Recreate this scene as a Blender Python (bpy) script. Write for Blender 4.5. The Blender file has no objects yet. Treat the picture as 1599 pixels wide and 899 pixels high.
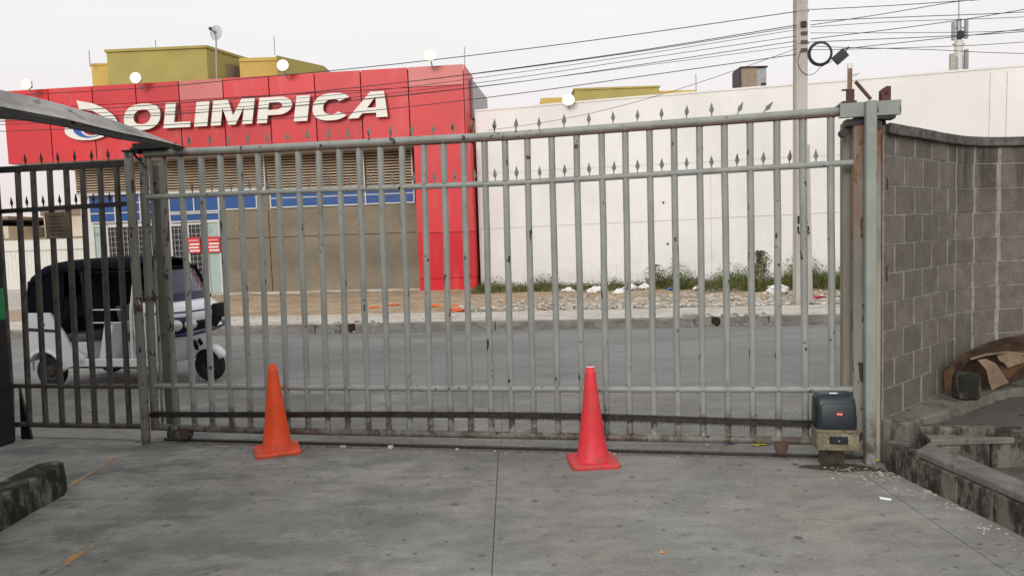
import bpy, math, random
from mathutils import Vector, Matrix
random.seed(7)
R = math.radians
sc = bpy.context.scene
col = sc.collection

# ------------------------------------------------------------------ camera
FPX = 1130.0
EYE = 1.65
pitch = math.atan(82/FPX); roll = 0.033
Fv = Vector((0, math.cos(pitch), -math.sin(pitch)))
R0 = Vector((1, 0, 0)); U0 = Vector((0, math.sin(pitch), math.cos(pitch)))
Rv = math.cos(roll)*R0 - math.sin(roll)*U0
Uv = math.sin(roll)*R0 + math.cos(roll)*U0
cd = bpy.data.cameras.new('camera'); cam = bpy.data.objects.new('camera', cd); col.objects.link(cam)
cd.sensor_width = 36; cd.lens = 36*FPX/1599; cd.clip_start = .05; cd.clip_end = 2000
cam.matrix_world = Matrix(((Rv.x, Uv.x, -Fv.x, 0), (Rv.y, Uv.y, -Fv.y, 0), (Rv.z, Uv.z, -Fv.z, EYE), (0, 0, 0, 1)))
sc.camera = cam

# ------------------------------------------------------------------ sky, sun, exposure
SUN_EL, SUN_AZ = 24, 200          # low soft light from behind the camera, a little from the left
w = bpy.data.worlds.new('World'); sc.world = w; w.use_nodes = True
nt = w.node_tree; nt.nodes.clear()
sky = nt.nodes.new('ShaderNodeTexSky'); sky.sky_type = 'NISHITA'; sky.sun_disc = False
sky.sun_elevation = R(SUN_EL); sky.sun_rotation = R(SUN_AZ); sky.air_density = 1.2; sky.dust_density = 4
tc = nt.nodes.new('ShaderNodeTexCoord'); sp = nt.nodes.new('ShaderNodeSeparateXYZ')
nt.links.new(tc.outputs['Generated'], sp.inputs[0])
cr = nt.nodes.new('ShaderNodeValToRGB'); nt.links.new(sp.outputs['Z'], cr.inputs[0])
e = cr.color_ramp.elements
e[0].position = 0.0; e[0].color = (.79, .70, .69, 1)
e[1].position = .45; e[1].color = (.83, .87, .90, 1)
m1 = e.new(.14); m1.color = (.86, .80, .80, 1)
m2 = e.new(.28); m2.color = (.86, .86, .86, 1)
nz = nt.nodes.new('ShaderNodeTexNoise'); nz.inputs['Scale'].default_value = 1.6; nz.inputs['Detail'].default_value = 3
mrn = nt.nodes.new('ShaderNodeMapRange'); mrn.inputs[3].default_value = 8.5; mrn.inputs[4].default_value = 9.6
nt.links.new(tc.outputs['Generated'], nz.inputs['Vector']); nt.links.new(nz.outputs['Fac'], mrn.inputs[0])
mul = nt.nodes.new('ShaderNodeVectorMath'); mul.operation = 'SCALE'
nt.links.new(cr.outputs[0], mul.inputs[0]); nt.links.new(mrn.outputs[0], mul.inputs['Scale'])
mx = nt.nodes.new('ShaderNodeMix'); mx.data_type = 'RGBA'; mx.inputs['Factor'].default_value = .93
nt.links.new(sky.outputs[0], mx.inputs['A']); nt.links.new(mul.outputs[0], mx.inputs['B'])
bg = nt.nodes.new('ShaderNodeBackground'); bg.inputs['Strength'].default_value = .122
nt.links.new(mx.outputs['Result'], bg.inputs['Color'])
wo = nt.nodes.new('ShaderNodeOutputWorld'); nt.links.new(bg.outputs[0], wo.inputs[0])
sd = bpy.data.lights.new('sun', 'SUN'); sd.energy = 1.5; sd.angle = R(28); sd.color = (1, .95, .9)
so = bpy.data.objects.new('sun', sd); col.objects.link(so)
az = R(SUN_AZ)
sdir = Vector((math.sin(az)*math.cos(R(SUN_EL)), math.cos(az)*math.cos(R(SUN_EL)), math.sin(R(SUN_EL))))
so.rotation_euler = sdir.to_track_quat('Z', 'Y').to_euler(); so.location = (0, -8, 12)
sc.view_settings.view_transform = 'Standard'; sc.view_settings.look = 'None'
sc.view_settings.exposure = 0.0; sc.view_settings.gamma = 1

# ------------------------------------------------------------------ materials
def L(h):
    h = h.lstrip('#'); o = []
    for i in (0, 2, 4):
        c = int(h[i:i+2], 16)/255; o.append(c/12.92 if c <= .04045 else ((c+.055)/1.055)**2.4)
    return o
class MatB:
    """small node-graph builder: base colour with layered noise stains"""
    def __init__(s, name, base, rough=.7, metal=0, spec=.4):
        s.m = bpy.data.materials.new(name); s.m.use_nodes = True; s.t = s.m.node_tree; s.n = s.t.nodes
        s.b = s.n['Principled BSDF']; s.b.inputs['Roughness'].default_value = rough
        s.b.inputs['Metallic'].default_value = metal; s.b.inputs['Specular IOR Level'].default_value = spec
        s.g = s.n.new('ShaderNodeNewGeometry'); s.pos = s.g.outputs['Position']
        rgb = s.n.new('ShaderNodeRGB'); rgb.outputs[0].default_value = (*base, 1); s.c = rgb.outputs[0]
        s.t.links.new(s.c, s.b.inputs['Base Color']); s.h = None
    def mapped(s, sc3=None):
        if sc3 is None: return s.pos
        v = s.n.new('ShaderNodeVectorMath'); v.operation = 'MULTIPLY'; v.inputs[1].default_value = sc3
        s.t.links.new(s.pos, v.inputs[0]); return v.outputs[0]
    def noise(s, scale, detail=5, rough=.6, sc3=None):
        n = s.n.new('ShaderNodeTexNoise'); n.inputs['Scale'].default_value = scale
        n.inputs['Detail'].default_value = detail; n.inputs['Roughness'].default_value = rough
        s.t.links.new(s.mapped(sc3), n.inputs['Vector']); return n.outputs['Fac']
    def voro(s, scale, sc3=None):
        n = s.n.new('ShaderNodeTexVoronoi'); n.inputs['Scale'].default_value = scale
        s.t.links.new(s.mapped(sc3), n.inputs['Vector']); return n.outputs['Distance']
    def rng(s, src, a, b, c=0., d=1.):
        r = s.n.new('ShaderNodeMapRange'); r.interpolation_type = 'SMOOTHSTEP'
        for i, v in zip((1, 2, 3, 4), (a, b, c, d)): r.inputs[i].default_value = v
        s.t.links.new(src, r.inputs[0]); return r.outputs[0]
    def mul(s, a, b, op='MULTIPLY'):
        m = s.n.new('ShaderNodeMath'); m.operation = op
        for i, v in enumerate((a, b)):
            if isinstance(v, (int, float)): m.inputs[i].default_value = v
            else: s.t.links.new(v, m.inputs[i])
        return m.outputs[0]
    def mix(s, fac, colr):
        m = s.n.new('ShaderNodeMix'); m.data_type = 'RGBA'; s.t.links.new(s.c, m.inputs['A'])
        m.inputs['B'].default_value = (*colr, 1)
        if isinstance(fac, (int, float)): m.inputs['Factor'].default_value = fac
        else: s.t.links.new(fac, m.inputs['Factor'])
        s.c = m.outputs['Result']; s.t.links.new(s.c, s.b.inputs['Base Color']); return s
    def vary(s, src, lo, hi):
        """multiply the colour by a factor between lo and hi"""
        f = s.rng(src, .33, .67, lo, hi)
        v = s.n.new('ShaderNodeVectorMath'); v.operation = 'SCALE'
        s.t.links.new(s.c, v.inputs[0]); s.t.links.new(f, v.inputs['Scale'])
        s.c = v.outputs[0]; s.t.links.new(s.c, s.b.inputs['Base Color']); return s
    def rand(s, lo, hi):
        o = s.n.new('ShaderNodeObjectInfo'); f = s.rng(o.outputs['Random'], 0, 1, lo, hi)
        v = s.n.new('ShaderNodeVectorMath'); v.operation = 'SCALE'
        s.t.links.new(s.c, v.inputs[0]); s.t.links.new(f, v.inputs['Scale'])
        s.c = v.outputs[0]; s.t.links.new(s.c, s.b.inputs['Base Color']); return s
    def z(s):
        x = s.n.new('ShaderNodeSeparateXYZ'); s.t.links.new(s.pos, x.inputs[0]); return x.outputs['Z']
    def bump(s, src, strength=.3, dist=.005):
        b = s.n.new('ShaderNodeBump'); b.inputs['Strength'].default_value = strength; b.inputs['Distance'].default_value = dist
        s.t.links.new(src, b.inputs['Height']); s.t.links.new(b.outputs[0], s.b.inputs['Normal']); return s

def plain(name, c, rough=.6, metal=0, var=.12, scale=8, spec=.4):
    m = MatB(name, c, rough, metal, spec); m.vary(m.noise(scale, 4), 1-var, 1+var); return m.m
M = {}
# driveway concrete: blotches, stains heavier towards the left, oil drops, fine grain
def concrete_ground(name, c, dark=.55, spots=True):
    m = MatB(name, c, .85, spec=.25)
    m.mix(m.mul(m.rng(m.noise(.8, 4, .6), .42, .62), .35), (c[0]*1.12, c[1]*1.04, c[2]*.94))
    m.vary(m.noise(1.1, 6, .62), .84, 1.12); m.vary(m.noise(5, 6, .7, (1, 2.2, 1)), .88, 1.10); m.vary(m.noise(60, 3, .7), .88, 1.12)
    if spots:
        xx = m.n.new('ShaderNodeSeparateXYZ'); m.t.links.new(m.pos, xx.inputs[0]); leftw = m.rng(xx.outputs['X'], -2.6, .6, 1, .35)
        a = m.mul(m.mul(m.rng(m.noise(2.1, 9, .74, (.8, 1.4, 1)), .44, .62), .85), leftw); m.mix(a, [x*dark for x in c])
        a = m.mul(m.rng(m.noise(.9, 5, .65), .42, .58), leftw); m.mix(m.mul(a, .5), [x*.55 for x in c])
        a = m.mul(m.rng(m.noise(40, 6, .85, (1, 1.4, 1)), .60, .72), .35); m.mix(a, [min(1, x*1.7) for x in c]); a = m.mul(m.rng(m.noise(7, 5, .7, (.7, 1.6, 1)), .56, .68), .45); m.mix(a, [x*dark for x in c])
        v = m.rng(m.voro(3.4), .06, .11, 1, 0); k = m.rng(m.noise(.9, 2), .42, .55)
        m.mix(m.mul(m.mul(v, k), .75), [x*.25 for x in c])
        v2 = m.rng(m.voro(9.0), .06, .19, 1, 0); k2 = m.rng(m.noise(1.3, 2, .5, (1, 1, 3)), .40, .52)
        m.mix(m.mul(m.mul(v2, k2), .75), [x*.35 for x in c])
        s2 = m.rng(m.voro(7.0, (1, 1.3, 1)), .02, .04, 1, 0); m.mix(m.mul(s2, .5), (.5, .48, .44))
    m.bump(m.noise(45, 6, .7), .35, .006); return m.m
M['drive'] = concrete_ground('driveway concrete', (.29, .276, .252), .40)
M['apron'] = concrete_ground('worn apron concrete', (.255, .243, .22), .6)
M['joint'] = plain('joint dirt', (.19, .172, .145), .95, scale=30, var=.3)
a = MatB('street asphalt', (.225, .218, .207), .85, spec=.25)
a.vary(a.noise(.5, 5, .6, (.5, 1.6, 1)), .86, 1.12); a.vary(a.noise(80, 3, .7), .8, 1.2); a.vary(a.noise(3, 5, .7, (.4, 2, 1)), .92, 1.08)
a.mix(a.mul(a.rng(a.noise(1.6, 6, .7, (.35, 1.6, 1)), .52, .66), .35), (.12, .118, .112)); a.mix(a.mul(a.rng(a.noise(2.1, 6, .8, (.3, 2, 1)), .58, .68), .3), (.30, .285, .26)); a.bump(a.noise(70, 4, .8), .4, .005); M['asphalt'] = a.m
a = MatB('terrain earth', (.30, .25, .19), .95, spec=.2); a.vary(a.noise(.4, 5), .8, 1.15); M['earth'] = a.m
a = MatB('verge dirt', (.44, .33, .215), .95, spec=.2)
a.vary(a.noise(1.2, 6, .7), .75, 1.2); a.mix(a.rng(a.noise(4, 6, .75), .5, .7), (.54, .46, .36)); a.mix(a.mul(a.rng(a.noise(14, 4, .8), .56, .68), .7), (.20, .14, .08))
a.bump(a.noise(12, 6, .8), .9, .04); M['dirt'] = a.m
a = MatB('sidewalk cement', (.56, .52, .46), .9, spec=.25); a.vary(a.noise(1.5, 6, .7), .82, 1.1); a.mix(a.mul(a.rng(a.noise(2.6, 7, .75, (.6, 1.4, 1)), .47, .62), .7), (.40, .32, .23)); a.mix(a.mul(a.rng(a.noise(12, 4, .8), .60, .70), .5), (.2, .16, .12)); a.bump(a.noise(20, 5), .4, .01); M['walk'] = a.m
a = MatB('kerb cement', (.25, .235, .21), .9, spec=.25); a.vary(a.noise(2.5, 6, .7), .75, 1.2); a.mix(a.mul(a.rng(a.noise(6, 6, .75, (.5, 1, 1.6)), .48, .64), .75), (.12, .10, .08)); a.bump(a.noise(20, 5), .5, .01); M['kerb'] = a.m
# mossy old kerb concrete, black algae in streaks
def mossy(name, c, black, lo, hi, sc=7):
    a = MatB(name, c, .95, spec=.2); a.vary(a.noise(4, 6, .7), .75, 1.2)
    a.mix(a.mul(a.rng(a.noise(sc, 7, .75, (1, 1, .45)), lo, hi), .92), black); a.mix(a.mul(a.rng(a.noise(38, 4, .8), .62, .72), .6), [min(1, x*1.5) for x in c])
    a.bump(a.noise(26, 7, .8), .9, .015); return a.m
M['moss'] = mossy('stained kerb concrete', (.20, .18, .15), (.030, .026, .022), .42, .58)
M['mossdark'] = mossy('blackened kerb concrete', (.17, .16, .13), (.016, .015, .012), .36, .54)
M['kerbtop'] = mossy('worn kerb top', (.215, .20, .175), (.07, .062, .052), .52, .68)
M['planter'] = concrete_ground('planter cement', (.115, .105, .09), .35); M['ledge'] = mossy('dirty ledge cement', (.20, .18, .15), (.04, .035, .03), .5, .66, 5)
# block wall
a = MatB('cement block', (.165, .146, .122), .95, spec=.2); a.rand(.88, 1.10); a.vary(a.noise(7, 6, .7), .86, 1.14); a.vary(a.noise(70, 4, .8), .78, 1.22)
fz = a.rng(a.z(), 1.55, 2.3); st = a.rng(a.noise(3.2, 5, .6, (1.6, 1.6, .22)), .5, .64); a.mix(a.mul(a.mul(fz, st), .85), (.035, .03, .026))
a.mix(a.mul(a.rng(a.noise(5, 5, .7, (1, 1, .5)), .60, .72), .35), (.30, .28, .25))
a.bump(a.noise(60, 6, .8), .7, .008); M['block'] = a.m
a = MatB('smeared mortar', (.33, .31, .27), .95, spec=.2); a.vary(a.noise(14, 6, .75), .7, 1.15); a.bump(a.noise(40, 6, .8), .9, .01); M['mortar'] = a.m
a = MatB('coping concrete', (.11, .105, .10), .95, spec=.2); a.vary(a.noise(9, 6, .8), .5, 1.5); a.bump(a.noise(30, 5), .7, .01); M['coping'] = a.m
# gate paint
def paint(name, c, chips=.66, rust=True, rough=.5, darktop=None):
    a = MatB(name, c, rough, spec=.35); a.vary(a.noise(6, 5, .7, (1, 1, .5)), .88, 1.10)
    a.mix(a.mul(a.rng(a.noise(20, 5, .7, (1, 1, .45)), .60, .72), .35), (.20, .165, .12))
    a.mix(a.mul(a.rng(a.noise(11, 5, .8, (1, 1, .22)), .60, .70), .55), (.15, .085, .05))
    a.mix(a.rng(a.noise(17, 3, .6, (1, 1, .5)), chips, chips+.012), (.045, .038, .034))
    if rust:
        zf = a.rng(a.z(), .22, .42, 1, 0); a.mix(a.mul(a.mul(zf, a.rng(a.noise(9, 6, .75), .42, .6)), .85), (.085, .06, .043))
        a.mix(a.mul(a.rng(a.noise(3.5, 5, .8), .66, .74), .7), (.17, .08, .04))
    a.bump(a.noise(50, 4, .7), .25, .003); return a.m
M['gate'] = paint('grey green gate paint', (.30, .312, .288), .66)
M['gateold'] = paint('weathered gate paint', (.20, .195, .168), .61)
M['fence'] = paint('dark fence paint', (.075, .066, .058), .54)  # darker than the gate from top to bottom
M['fencedark'] = paint('black rail paint', (.022, .021, .022), .75, False)
M['rustrail'] = paint('rusty steel', (.10, .062, .045), .7, False)
M['postgreen'] = paint('pale green post paint', (.27, .295, .268), .66)
a = MatB('rust streaked timber', (.36, .32, .26), .85, spec=.2); a.vary(a.noise(5, 6, .7, (1, 1, .2)), .7, 1.2); zt = a.rng(a.z(), 1.7, 2.3); a.mix(a.mul(zt, a.rng(a.noise(4, 5, .7, (1, 1, .3)), .35, .6)), (.2, .075, .035)); M['streak'] = a.m
a = MatB('gate end paint', (.235, .225, .195), .6); a.vary(a.noise(5, 6, .7, (1, 1, .2)), .8, 1.2); a.mix(a.rng(a.noise(17, 3, .6, (1, 1, .4)), .60, .615), (.05, .04, .035)); zt = a.rng(a.z(), 1.3, 1.9); a.mix(a.mul(zt, a.rng(a.noise(4, 5, .7, (1, 1, .3)), .35, .6)), (.20, .10, .05)); M['endpaint'] = a.m
a = MatB('beige pillar render', (.29, .262, .215), .9, spec=.2); a.vary(a.noise(5, 6, .7, (1, 1, .25)), .75, 1.15); a.mix(a.mul(a.rng(a.noise(9, 5, .8, (1, 1, .3)), .58, .70), .6), (.10, .07, .05)); M['pillarcon'] = a.m
M['darkmetal'] = plain('dark oxidised steel', (.035, .03, .03), .6, 0, .3, 20)
M['maroon'] = plain('maroon primer', (.085, .03, .03), .6, 0, .3, 20)
M['rack'] = plain('greasy steel rack', (.05, .045, .042), .45, .5, .3, 25)
M['black'] = plain('black rubber', (.012, .012, .012), .75, 0, .2, 20)
M['blackpost'] = plain('black painted post', (.013, .011, .011), .6, 0, .3, 10)
M['greenband'] = plain('green paint band', (.02, .23, .075), .5)
def rubber_cone(name, c):
    a = MatB(name, c, .5, spec=.45); a.vary(a.noise(6, 5, .7), .9, 1.06)
    zf = a.rng(a.z(), .015, .13, 1, .12); a.mix(a.mul(a.mul(zf, a.rng(a.noise(22, 5, .75), .45, .68)), .75), (.16, .12, .09))
    a.mix(a.mul(a.rng(a.noise(14, 5, .8, (1, 1, .4)), .52, .68), .5), (.28, .10, .06)); a.mix(a.mul(a.rng(a.noise(30, 4, .8, (.5, 1, 1)), .64, .70), .35), (.75, .45, .38))
    a.bump(a.noise(18, 3), .15, .004); return a.m
M['orange'] = rubber_cone('orange cone plastic', (.90, .082, .012))
M['redcone'] = rubber_cone('coral red cone plastic', (.80, .042, .058))
M['motorcover'] = plain('dark teal motor cover', (.008, .016, .021), .42, 0, .2, 10, .5)
a = MatB('dirty cream plastic', (.25, .21, .135), .6); a.vary(a.noise(9, 6, .7), .5, 1.15); a.mix(a.mul(a.rng(a.noise(16, 5, .8), .52, .66), .8), (.06, .045, .03)); M['motorbase'] = a.m
M['red'] = plain('red sticker', (.65, .03, .03), .4)
M['white'] = plain('white enamel', (.75, .75, .73), .35, 0, .05)
M['signred'] = plain('red notice', (.6, .03, .035), .4, 0, .05)
# supermarket
def acp(name, c):
    a = MatB(name, c, .38, spec=.4); a.rand(.90, 1.10); a.vary(a.noise(.8, 4), .95, 1.05); a.mix(a.mul(a.rng(a.noise(1.5, 5, .7, (1, 1, .3)), .50, .72), .30), (.56, .22, .19)); a.mix(a.mul(a.rng(a.noise(9, 5, .75, (1, 1, .12)), .56, .70), .22), (.30, .02, .03)); return a.m
M['acp'] = acp('red cladding', (.60, .030, .038))
M['acppale'] = acp('faded red cladding', (.58, .16, .15))
M['acpdeep'] = acp('deep red cladding', (.60, .010, .022))
M['seam'] = plain('dark red seam', (.10, .008, .008), .8)
M['letter'] = plain('cream white letter face', (.78, .76, .69), .45, 0, .04)
M['lettershade'] = plain('shaded grey letter side', (.22, .2, .19), .5)  # letter sides painted grey for their shaded edges
M['logoblue'] = plain('logo blue', (.02, .10, .42), .4, 0, .05)
M['logored'] = plain('logo dark red', (.28, .02, .035), .4, 0, .05)
M['blue'] = plain('blue window film', (.012, .075, .27), .25, 0, .10, 1.5, .5)
M['alu'] = plain('white aluminium frame', (.60, .60, .57), .4, 0, .05)
M['slat'] = plain('beige louvre slat', (.68, .54, .39), .6, 0, .12, 2)
M['louvredark'] = plain('dark behind louvres', (.035, .022, .017), .9)
a = MatB('brown grey plaster', (.235, .20, .15), .9, spec=.2); a.vary(a.noise(.6, 5, .6, (1, 1, 2)), .86, 1.1); a.vary(a.noise(6, 5, .7), .93, 1.07)
zb = a.rng(a.z(), .7, 1.0); zb2 = a.rng(a.z(), 1.0, 1.6, 1, 0); a.mix(a.mul(a.mul(zb, zb2), a.rng(a.noise(1.2, 4, .6), .35, .7, .1, .45)), (.12, .10, .08)); M['plaster'] = a.m
a = MatB('white rendered wall', (.83, .815, .79), .9, spec=.2); a.vary(a.noise(.35, 5, .6), .93, 1.03); a.mix(a.mul(a.rng(a.noise(3, 6, .75, (1, 1, .12)), .54, .72), .10), (.55, .50, .44)); a.vary(a.noise(2.5, 5, .7, (1, 1, .3)), .975, 1.02)
zb = a.rng(a.z(), .3, 1.5, 1, 0); a.mix(a.mul(zb, a.rng(a.noise(1.0, 6, .7, (1, 1, 2)), .42, .70, 0, .32)), (.50, .44, .36)); M['whitewall'] = a.m
M['wallseam'] = plain('wall joint line', (.48, .45, .41), .9)  # joints in a darker tone of the wall colour
M['doorgreen'] = plain('pale green door', (.36, .46, .43), .5, 0, .05)
M['glassdark'] = plain('dark glass', (.02, .022, .024), .12, 0, .1, 2, .6)
M['soffit'] = plain('grey soffit', (.42, .38, .34), .8)
M['ochre'] = plain('ochre painted wall', (.60, .41, .12), .9, 0, .06, 1)
M['olive'] = plain('olive painted wall', (.40, .33, .105), .9, 0, .06, 1)
M['creamwall'] = plain('cream house wall', (.62, .55, .45), .9, 0, .08, 1)
M['roofbrown'] = plain('brown roof sheet', (.26, .2, .15), .9)
M['fluted'] = plain('white boundary wall paint', (.72, .70, .64), .9, 0, .05)
a = MatB('utility pole concrete', (.46, .43, .385), .9, spec=.2); a.vary(a.noise(2, 6, .7, (1, 1, .3)), .8, 1.12); a.mix(a.mul(a.rng(a.noise(9, 5, .8), .62, .7), .7), (.13, .11, .10)); a.bump(a.noise(20, 5), .4, .01); M['polecon'] = a.m
M['cable'] = plain('black cable', (.035, .035, .038), .6)
M['galv'] = plain('galvanised metal', (.33, .33, .34), .45, .5)
a = MatB('weathered zinc sheet', (.46, .44, .42), .6, .1, .4); a.vary(a.noise(4, 6, .75, (1, .35, 1)), .6, 1.25); a.mix(a.mul(a.rng(a.noise(9, 5, .7, (1, .3, 1)), .55, .66), .8), (.05, .045, .045)); M['awn'] = a.m
# vehicle
M['tukwhite'] = plain('white vehicle paint', (.72, .73, .74), .25, 0, .03, 3, .5)
M['tuknavy'] = plain('navy canopy vinyl', (.004, .005, .009), .9, 0, .15, 5, .08)
M['tukblack'] = plain('black interior', (.006, .006, .007), .9)
M['tukseat'] = plain('grey green seat vinyl', (.085, .10, .09), .6)
M['stripe'] = plain('navy stripe', (.012, .015, .06), .35)
gm = MatB('tinted windscreen', (.06, .065, .09), .06, spec=.6); gm.b.inputs['Alpha'].default_value = .72; M['screen'] = gm.m
M['chrome'] = plain('chrome', (.6, .6, .6), .15, .95, .05)
M['lamp'] = plain('headlamp glass', (.55, .53, .50), .08, .3, .1, 30, .6)
M['amber'] = plain('amber lens', (.8, .25, .02), .2)
a = MatB('brown cardboard', (.25, .175, .12), .9, spec=.2); a.vary(a.noise(6, 5, .7), .7, 1.15); M['card'] = a.m
a = MatB('orange brown cardboard', (.12, .068, .038), .9, spec=.2); a.vary(a.noise(6, 5, .7), .5, 1.2); M['cardorange'] = a.m
a = MatB('mid brown cardboard', (.080, .052, .036), .9, spec=.2); a.vary(a.noise(8, 5, .7, (.5, 1, 3)), .45, 1.3); M['cardmid'] = a.m
a = MatB('sooty cardboard', (.055, .033, .022), .9, spec=.2); a.vary(a.noise(6, 5, .7), .6, 1.2); M['carddark'] = a.m
M['plastic'] = plain('white plastic film', (.78, .77, .76), .5, 0, .05)
M['orangelitter'] = plain('orange crumbs', (.75, .14, .03), .7)
M['bluelitter'] = plain('blue plastic wrapper', (.06, .12, .32), .4)
M['yellow'] = plain('yellow litter', (.75, .72, .04), .6)
M['stone'] = plain('pale stone', (.46, .42, .36), .9, 0, .5, 6)
M['pink'] = plain('magenta wrapper', (.45, .06, .12), .5)
M['dusty'] = plain('dusty board', (.16, .125, .085), .9, 0, .25, 12)
a = MatB('worn orange road paint', (.21, .2, .185), .85); a.mix(a.rng(a.noise(7, 6, .75), .47, .62), (.42, .21, .07)); a.vary(a.noise(30, 4, .8), .8, 1.15); M['roadpaint'] = a.m
a = MatB('motor shade and dirt', (.06, .048, .036), .8); a.vary(a.noise(30, 5, .8), .5, 1.8); a.mix(a.mul(a.rng(a.noise(14, 5, .8), .52, .66), .6), (.16, .14, .11)); M['motorshade'] = a.m  # painted shade mixed with dirt, for below the motor
a = MatB('weed leaf', (.060, .092, .024), .85, spec=.15); a.vary(a.noise(2.2, 4, .7), .5, 1.6); a.mix(a.mul(a.rng(a.noise(3, 4, .7), .46, .58), .75), (.21, .17, .075)); M['leaf'] = a.m
M['drygrass'] = plain('dry grass', (.42, .34, .17), .9, 0, .3, 3)
em = bpy.data.materials.new('lit lamp'); em.use_nodes = True; en = em.node_tree.nodes; pb = en['Principled BSDF']
pb.inputs['Emission Color'].default_value = (1, .93, .80, 1); pb.inputs['Emission Strength'].default_value = 45; pb.inputs['Base Color'].default_value = (.9, .9, .9, 1); M['lit'] = em
em2 = em.copy(); em2.name = 'lit warm lamp'; em2.node_tree.nodes['Principled BSDF'].inputs['Emission Color'].default_value = (1, .72, .38, 1); M['litwarm'] = em2
for nm, c_, st_ in (('glow', (1, .93, .78, 1), 1.1), ('glowwarm', (1, .66, .28, 1), 1.15)):      # emissive ring imitating the glow halo round the lamp
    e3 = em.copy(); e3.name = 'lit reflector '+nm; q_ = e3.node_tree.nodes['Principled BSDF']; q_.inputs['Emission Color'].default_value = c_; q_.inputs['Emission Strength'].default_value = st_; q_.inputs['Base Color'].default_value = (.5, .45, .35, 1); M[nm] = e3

# ------------------------------------------------------------------ geometry helpers
WM = {}
class Frame:
    """a real place in the yard: origin and heading; points are (along, back, height)"""
    def __init__(s, x, y, deg): s.m = Matrix.Translation((x, y, 0)) @ Matrix.Rotation(R(deg), 4, 'Z'); s.deg = deg
    def w(s, p): return s.m @ Vector(p)
WORLD = Frame(0, 0, 0)
GATE = Frame(-3.085, 6.009, -11.27)
SHOP = Frame(-8.601, 21.325, -6.225)
WHITE = Frame(-1.015, 21.005, -9)
POLE = Frame(5.708, 14.152, -6.3)

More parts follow.
